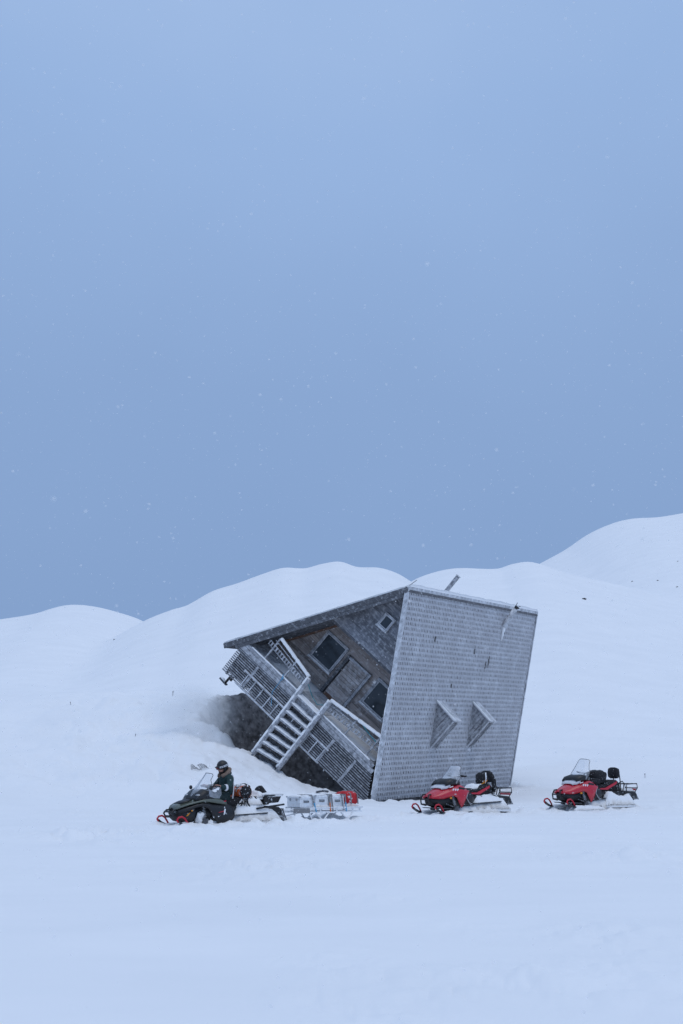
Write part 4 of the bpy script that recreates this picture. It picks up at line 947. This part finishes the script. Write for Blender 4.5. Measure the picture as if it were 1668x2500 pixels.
bag_mesh('bag_body', (-.80,0,.59), (.26,.33,.20), 2, 'red_fabric', rb)
MB().tube([(-.80,.1,.75),(-.6,.1,.74),(-.38,.05,.70)], [.04,.06,.03], 8).build('top_flap', 'red_fabric', rb, smooth=True)
for x in (-.95,-.72):
    MB().tube([(x, -.33,.45),(x,-.30,.72),(x,0,.81),(x,.31,.72),(x,.345,.45)], .018, 5).build('buckle_strap', 'strap_grey', rb)
for x, mt, lean in ((.50,'strap_blue',.12),(.02,'strap_orange',0),(-.06,'strap_grey',0),(-.42,'strap_grey',.02),(-.52,'strap_blue',0)):
    mid = 'strap_grey'
    MB().tube([(x+lean,-.38,.38),(x+lean,-.325,.705),(x+lean,.325,.71),(x+lean*.4,.345,.50)], .018, 5).build('strap', mid, cs)
    MB().tube([(x+lean*.4,.347,.50),(x,.385,.26)], .02, 5).build('strap', mt, cs)
snow_blob('snow_cover', cs, -1.05, .55, .36, lambda u,v: .46-.03*abs(v)+.03*math.sin(u*9), 31, base=.375)
mb = MB(); mb.tube([(.30,.1,.78),(.1,.12,.81),(-.1,.1,.79)], .03, 6); mb.tube([(-.2,-.1,.78),(-.05,.05,.80),(.2,-.05,.79)], .02, 6); mb.build('tool_handle', 'steel_dark', cs)

# ------------------------------------------------------------------ the rider
rider = on_sled(empty('person'), gs)
tag(rider, 'person in dark green fur hooded parka, black helmet and goggles riding the green snowmobile', 'person')
def skin(name, verts, edges, mat, parent, sub=2, root=0):
    me = bpy.data.meshes.new(name); me.from_pydata([v[:3] for v in verts], edges, []); me.update()
    o = bpy.data.objects.new(name, me); COL.objects.link(o); o.parent = parent; me.materials.append(M[mat])
    o.modifiers.new('skin', 'SKIN')
    sv = me.skin_vertices[0].data
    for i, v in enumerate(verts):
        r = v[3]; sv[i].radius = (r, r) if not isinstance(r, tuple) else r
    for i in range(len(verts)): sv[i].use_root = (i == root)
    o.modifiers['skin'].use_smooth_shade = True
    m = o.modifiers.new('sub', 'SUBSURF'); m.levels = sub; m.render_levels = sub
    return o
HX, HZ = -.42, .78
V = []; Ed = []
def vert(x, y, z, r): V.append((x,y,z,r)); return len(V)-1
def chain(a, pts):
    for p in pts:
        b = vert(*p); Ed.append((a,b)); a = b
    return a
pel = vert(HX,0,HZ,.13)
ch = chain(pel, [(-.45,0,.95,.125),(-.44,0,1.14,.135)])
nk = chain(ch, [(-.41,0,1.30,.075),(-.38,0,1.38,.06),(-.35,0,1.45,.085),(-.335,0,1.54,.09)])
for s in (1,-1):
    elb = chain(ch, [(-.43,s*.17,1.23,.075),(-.36,s*.30,1.08,.055),(-.26,s*.34,.99,.05),(-.10,s*.33,1.01,.04),(.0,s*.31,1.035,.032),(.035,s*.305,1.045,.033)])
    base_i = elb
    for k in range(4):      # four fingers curled round the grip
        yy = s*(.335-.021*k); ln = (.85,1.0,.95,.8)[k]
        chain(base_i, [(.07,yy,1.05,.012),(.07+.035*ln,yy,1.045,.0105),(.07+.045*ln,yy,1.015,.0095),(.06+.02*ln,yy,.992,.0085)])
    chain(base_i, [(.035,s*.275,1.04,.014),(.06,s*.255,1.02,.012),(.085,s*.262,1.005,.010)])
    chain(pel, [(-.36,s*.11,.76,.115),(-.16,s*.21,.74,.095),(.04,s*.27,.72,.075),(.02,s*.30,.55,.065),(-.04,s*.33,.37,.05),(.02,s*.335,.31,.045),(.14,s*.34,.295,.04)])
body = skin('body', V, Ed, 'skin', rider, sub=1)
# parka
V = []; Ed = []
p0 = vert(-.43,0,.76,(.20,.21)); c1 = chain(p0, [(-.46,0,.92,(.185,.20)),(-.455,0,1.08,(.185,.20)),(-.45,0,1.20,(.16,.175)),(-.41,0,1.31,(.115,.12))])
for s in (1,-1):
    chain(3, [(-.44,s*.19,1.225,.105),(-.40,s*.275,1.12,.09),(-.30,s*.345,.995,.082),(-.17,s*.345,.99,.072),(-.05,s*.325,1.015,.060)])
chain(4, [(-.52,0,1.33,(.10,.14)),(-.56,0,1.27,(.08,.12))])   # hood lying back
parka = skin('parka', V, Ed, 'parka_green', rider, sub=2)
V = []; Ed = []
p0 = vert(-.42,0,.76,.165)
for s in (1,-1):
    chain(0, [(-.32,s*.12,.75,.135),(-.14,s*.22,.745,.115),(.06,s*.28,.72,.095),(.05,s*.31,.55,.082),(-.01,s*.335,.40,.078)])
skin('trousers', V, Ed, 'trousers', rider, sub=2)
for s in (1,-1):
    V = []; Ed = []; vert(-.03,s*.335,.42,.075); chain(0, [(-.04,s*.335,.32,.062),(.06,s*.34,.285,.055),(.18,s*.345,.28,.045)])
    skin('boot', V, Ed, 'black_fabric', rider, sub=1)
# reflective bands on sleeves and piping down the back
for s in (1,-1):
    a = Vector((-.235,s*.347,.992)); d = Vector((.13,.0,.0))
    MB().tube([(-.255,s*.347,.992),(-.20,s*.347,.990)], .083, 14).build('reflective_band', 'white_mark', parka, smooth=True)
    MB().tube([(-.515,s*.17,1.27),(-.575,s*.165,1.15),(-.585,s*.165,1.0),(-.575,s*.165,.85),(-.55,s*.165,.70)], .016, 6).build('piping', 'white_mark', parka)
    MB().tube([(-.46,s*.24,1.325),(-.53,s*.22,1.28)], .016, 6).build('piping', 'white_mark', parka)
# fur ruff of the hood
mb = MB(); pts = []
for k in range(15):
    a = R_(-150+300*k/14); pts.append((-.395-.14*math.cos(a)*.95, .145*math.sin(a), 1.36+.13*math.cos(a)*.75))
mb.tube(pts, [.045+.012*random.random() for _ in pts], 9)
for k in range(420):
    i = random.randrange(len(pts)-1); p = Vector(pts[i]).lerp(Vector(pts[i+1]), random.random()); d = Vector((random.gauss(0,1),random.gauss(0,1),random.gauss(0,1))).normalized()
    q = d.orthogonal().normalized()*.006; mb.add([tuple(p+d*.035-q), tuple(p+d*.035+q), tuple(p+d*random.uniform(.06,.085))], [(0,1,2)])
mb.build('fur_ruff', 'fur', parka)
# head details: face looking down and forward
hd = empty('head_pose'); COL.objects.unlink(hd); bpy.data.objects.remove(hd)
HM = Matrix.Translation((-.325,0,1.525)) @ Matrix.Rotation(R_(20), 4, 'Y')
def HF(x,y,z): return tuple(HM @ Vector((x,y,z)))
rs = []
for i in range(11):     # helmet shell
    t = math.pi*.66*i/10+.04; row = []
    for k in range(20):
        a = 2*math.pi*k/20; row.append((.150*math.sin(t)*math.cos(a)-.012, .130*math.sin(t)*math.sin(a), .02+.135*math.cos(t)+(-.0 if math.cos(a) > .2 else -.02*(i/10))))
    rs.append(row)
hel = MB(HF).loft(rs, caps=False).build('helmet', 'black_plastic', rider, smooth=True, solid=.015)
MB(HF).tube([(.155,-.1,.03),(.175,0,.04),(.155,.1,.03)], .014, 6).build('helmet_peak', 'black_plastic', hel)
for s in (1,-1): MB(HF).tube([(.0,s*.125,-.02),(.02,s*.115,-.10),(.05,s*.05,-.15)], [.035,.03,.02], 8).build('ear_cover', 'black_fabric', hel, smooth=True)
mb = MB(HF)
band = [(.160*math.cos(a)-.012, .140*math.sin(a), .015) for a in [R_(-155+310*k/24) for k in range(25)]]
rs = [[(x,y,z-.022),(x*1.02,y*1.02,z-.022),(x*1.02,y*1.02,z+.022),(x,y,z+.022)] for x,y,z in band]
mb.loft(rs).build('goggle_strap', 'white_mark', hel)
for k, a in enumerate((48,62,70,86,100,118)):
    x = .165*math.cos(R_(a))-.012; y = .146*math.sin(R_(a)); MB(HF).ball((x,y,.015), (.012,.006,.012 if k % 2 else .016), 8, 6).build('strap_print', 'black_fabric', hel)
gog = MB(HF).loft([[(.145+.02*math.cos(2*math.pi*q/16)*0+.0, .095*math.cos(2*math.pi*q/16), .015+.05*math.sin(2*math.pi*q/16)) for q in range(16)],[(.185-.03*abs(math.cos(2*math.pi*q/16)), .09*math.cos(2*math.pi*q/16), .015+.046*math.sin(2*math.pi*q/16)) for q in range(16)]]).build('goggles', 'black_plastic', hel)
MB(HF).loft([[(.187-.03*abs(math.cos(2*math.pi*q/16))*r, .08*r*math.cos(2*math.pi*q/16), .015+.038*r*math.sin(2*math.pi*q/16)) for q in range(16)] for r in (1,.9,.3)]).build('lens', 'goggle_lens', gog, smooth=True)
# face: nose, cheeks, mouth, eyes, beard
face = MB(HF).ball((.065,0,-.065), (.075,.075,.09), 16, 12).build('face', 'skin', rider, smooth=True)
MB(HF).loft([[(.125,-.012,-.03),(.125,.012,-.03),(.13,.0,-.02)],[(.15,-.018,-.07),(.15,.018,-.07),(.162,0,-.062)],[(.13,-.015,-.08),(.13,.015,-.08),(.14,0,-.082)]]).build('nose', 'skin', face, smooth=True)
MB(HF).tube([(.132,-.026,-.105),(.140,0,-.102),(.132,.026,-.105)], .007, 6).build('mouth', 'beard', face)
MB(HF).ball((.072,0,-.125), (.068,.068,.05), 12, 8).build('beard', 'beard', face, smooth=True)
for s in (1,-1): MB(HF).ball((.128,s*.03,-.012), .011, 8, 6).build('eye', 'beard', face)

# ------------------------------------------------------------------ small things around
def net(c, size, rz, tilt, label):
    t = empty('wire_netting', c, rz); t.rotation_euler = (tilt[0],tilt[1],rz); tag(t, label, 'netting', 'wire netting poking from the snow')
    mb = MB(); nx_, ny_ = 12, 7
    P = lambda i,j: (i/nx_*size[0]-size[0]/2, j/ny_*size[1]-size[1]/2, .05*fbm(i*.4,j*.4,c[0])+.03*math.sin(i))
    for i in range(nx_+1): mb.tube([P(i,j) for j in range(ny_+1)], .005, 4)
    for j in range(ny_+1): mb.tube([P(i,j) for i in range(nx_+1)], .005, 4)
    mb.build('wire_mesh', 'steel_dark', t)
def surf(xs, ys, d0=30, d1=240):
    """first terrain point under a pixel of the photograph"""
    u = (xs-834)/FPX; v = -(ys-1250)/FPX
    d = Vector((u, math.cos(PITCH)-v*math.sin(PITCH), math.sin(PITCH)+v*math.cos(PITCH)))
    k = d0/d.y
    while k*d.y < d1:
        p = d*k; 
        if CAM_Z+p.z <= terrain(p.x,p.y)[0]: return (p.x,p.y,terrain(p.x,p.y)[0])
        k *= 1.003
    return (p.x,p.y,terrain(p.x,p.y)[0])
q = surf(487,1876); net((q[0],q[1],q[2]+.03), (.75,.6), R_(20), (R_(14),R_(-6)), 'bent wire netting poking from the snow bank left of the rider')
q = surf(845,1938); net((q[0],q[1],q[2]+.0), (1.0,.5), R_(25), (R_(20),R_(-16)), 'bent wire netting sticking up behind the cargo sled')
def rock_at(xs, ys, s, label):
    q = surf(xs, ys); mb = MB(); rs = []
    for i in range(7):
        t = min(max(math.pi*i/6,.1),3.04); row = []
        for k in range(9):
            a = 2*math.pi*k/9; d = Vector((math.sin(t)*math.cos(a),math.sin(t)*math.sin(a),-math.cos(t)))*(1+.45*fbm(math.cos(a)*1.5+xs,math.sin(a)*1.5,t)); row.append((d.x*s[0],d.y*s[0],d.z*s[1]))
        rs.append(row)
    o = mb.loft(rs).build('rock', 'rock'); o.location = (q[0],q[1],q[2]+s[1]*.3); tag(o, label, 'rock', 'rocks showing through the snow of the hillside')
rock_at(1427,1464,(.22,.10),'largest dark rock showing through the snow on the right hillside')
rock_at(1544,1421,(.13,.07),'small dark rock halfway along the right hillside')
rock_at(1606,1419,(.12,.06),'small dark rock on the right hillside, right of another small rock')
rock_at(1654,1434,(.13,.06),'lower dark rock at the right edge of the picture')
rock_at(1655,1372,(.12,.05),'highest dark rock on the hillside at the right edge')
rock_at(279,1562,(.12,.05),'small dark rock below the far left hill')
def stalk(xs, ys, h, n, label):
    q = surf(xs, ys); t = empty('dead_plant', q); tag(t, label, 'plant')
    mb = MB()
    for k in range(n):
        a = random.uniform(0,6.28); b = random.uniform(.1,.4)*h
        mb.tube([(0,0,-.1),(b*.3*math.cos(a),b*.3*math.sin(a),h*.5),(b*math.cos(a),b*math.sin(a),h*random.uniform(.7,1)),(b*1.5*math.cos(a),b*1.5*math.sin(a),h*random.uniform(.6,.9))], .007, 5)
    mb.build('stem', 'wood_dark', t)
stalk(422,1700,.28,4,'dark twig sticking out of the bank left of the hut')
stalk(173,1722,.16,2,'tiny twig in the snow at far left')
stalk(331,1798,.10,2,'small twig in the drift above the rider')
q = surf(1575,1900); st_ = tag(empty('marker_stake', q), 'short thin stake standing in the snow at far right', 'stake')
MB().box(-.012,.012,-.012,.012,-.1,.20).build('stake', 'wood_grey_z', st_); MB().box(-.022,.022,-.016,.016,.16,.205).build('stake_top', 'wood_barge', st_)

# ------------------------------------------------------------------ spindrift blowing past the corner of the hut
def spindrift(c, r, dens, seed, label='cloud of blown powder snow drifting over the hollow left of the hut'):
    mb = MB(); mb.ball((0,0,0), 1.0, 24, 16); o = mb.build('blowing_snow', 'snow'); o.location = c; o.scale = r
    m = bpy.data.materials.new('spindrift'); m.use_nodes = True; nt = m.node_tree; nt.nodes.clear(); N = nt.nodes.new; L = nt.links.new
    out = N('ShaderNodeOutputMaterial'); pv = N('ShaderNodeVolumePrincipled'); pv.inputs['Color'].default_value = (.95,.96,.97,1); pv.inputs['Anisotropy'].default_value = .2
    tc = N('ShaderNodeTexCoord'); gr = N('ShaderNodeVectorMath'); gr.operation = 'LENGTH'; L(tc.outputs['Object'], gr.inputs[0])
    mr = N('ShaderNodeMapRange'); mr.interpolation_type = 'SMOOTHSTEP'; mr.inputs['From Min'].default_value = 1.0; mr.inputs['From Max'].default_value = .25; L(gr.outputs['Value'], mr.inputs['Value'])
    n = N('ShaderNodeTexNoise'); n.inputs['Scale'].default_value = 1.8; n.inputs['Detail'].default_value = 4; mp = N('ShaderNodeMapping'); mp.inputs['Location'].default_value = (seed,0,0); L(tc.outputs['Object'], mp.inputs['Vector']); L(mp.outputs[0], n.inputs['Vector'])
    m2 = N('ShaderNodeMapRange'); m2.inputs['From Min'].default_value = .3; m2.inputs['From Max'].default_value = .7; L(n.outputs['Fac'], m2.inputs['Value'])
    mu = N('ShaderNodeMath'); mu.operation = 'MULTIPLY'; L(mr.outputs[0], mu.inputs[0]); L(m2.outputs[0], mu.inputs[1])
    m3 = N('ShaderNodeMath'); m3.operation = 'MULTIPLY'; m3.inputs[1].default_value = dens; L(mu.outputs[0], m3.inputs[0]); L(m3.outputs[0], pv.inputs['Density'])
    L(pv.outputs[0], out.inputs['Volume'])
    o.data.materials.clear(); o.data.materials.append(m)
    tag(o, label, kind='stuff')
spindrift((-6.3,58.7,3.2), (2.5,1.7,1.9), 1.0, 1.0)

# ------------------------------------------------------------------ falling snow
def falling():
    vs_ = []; fs = []
    for k in range(42000):
        y = 8+52*random.random()**.75 if k > 900 else 1.6+6.4*random.random()**.6; hw = .30*y+2; x = random.uniform(-hw, hw); z = random.uniform(.1, CAM_Z+.72*y+1)
        g = 0
        if y > 25 and z < 1.0: continue
        r = random.choice((.002,.003,.004,.004,.005,.006,.008,.013))*random.uniform(.8,1.2)*min(1,y/20+.35)
        d = Vector((random.gauss(0,.5),random.gauss(0,1)-1.2,random.gauss(0,.5))).normalized(); u = d.orthogonal().normalized(); v = d.cross(u); a = random.uniform(0,6.28); c = Vector((x,y,z))
        o = len(vs_); vs_ += [tuple(c+(u*math.cos(a+k*math.pi/3)+v*math.sin(a+k*math.pi/3))*r*random.uniform(.8,1.2)) for k in range(6)]
        fs.append(tuple(range(o,o+6)))
    me = bpy.data.meshes.new('falling_snow'); me.from_pydata(vs_, [], fs); me.update(); me.materials.append(M['flake'])
    o = bpy.data.objects.new('falling_snow', me); COL.objects.link(o); tag(o, 'fine snowflakes drifting through the air', kind='stuff')
falling()
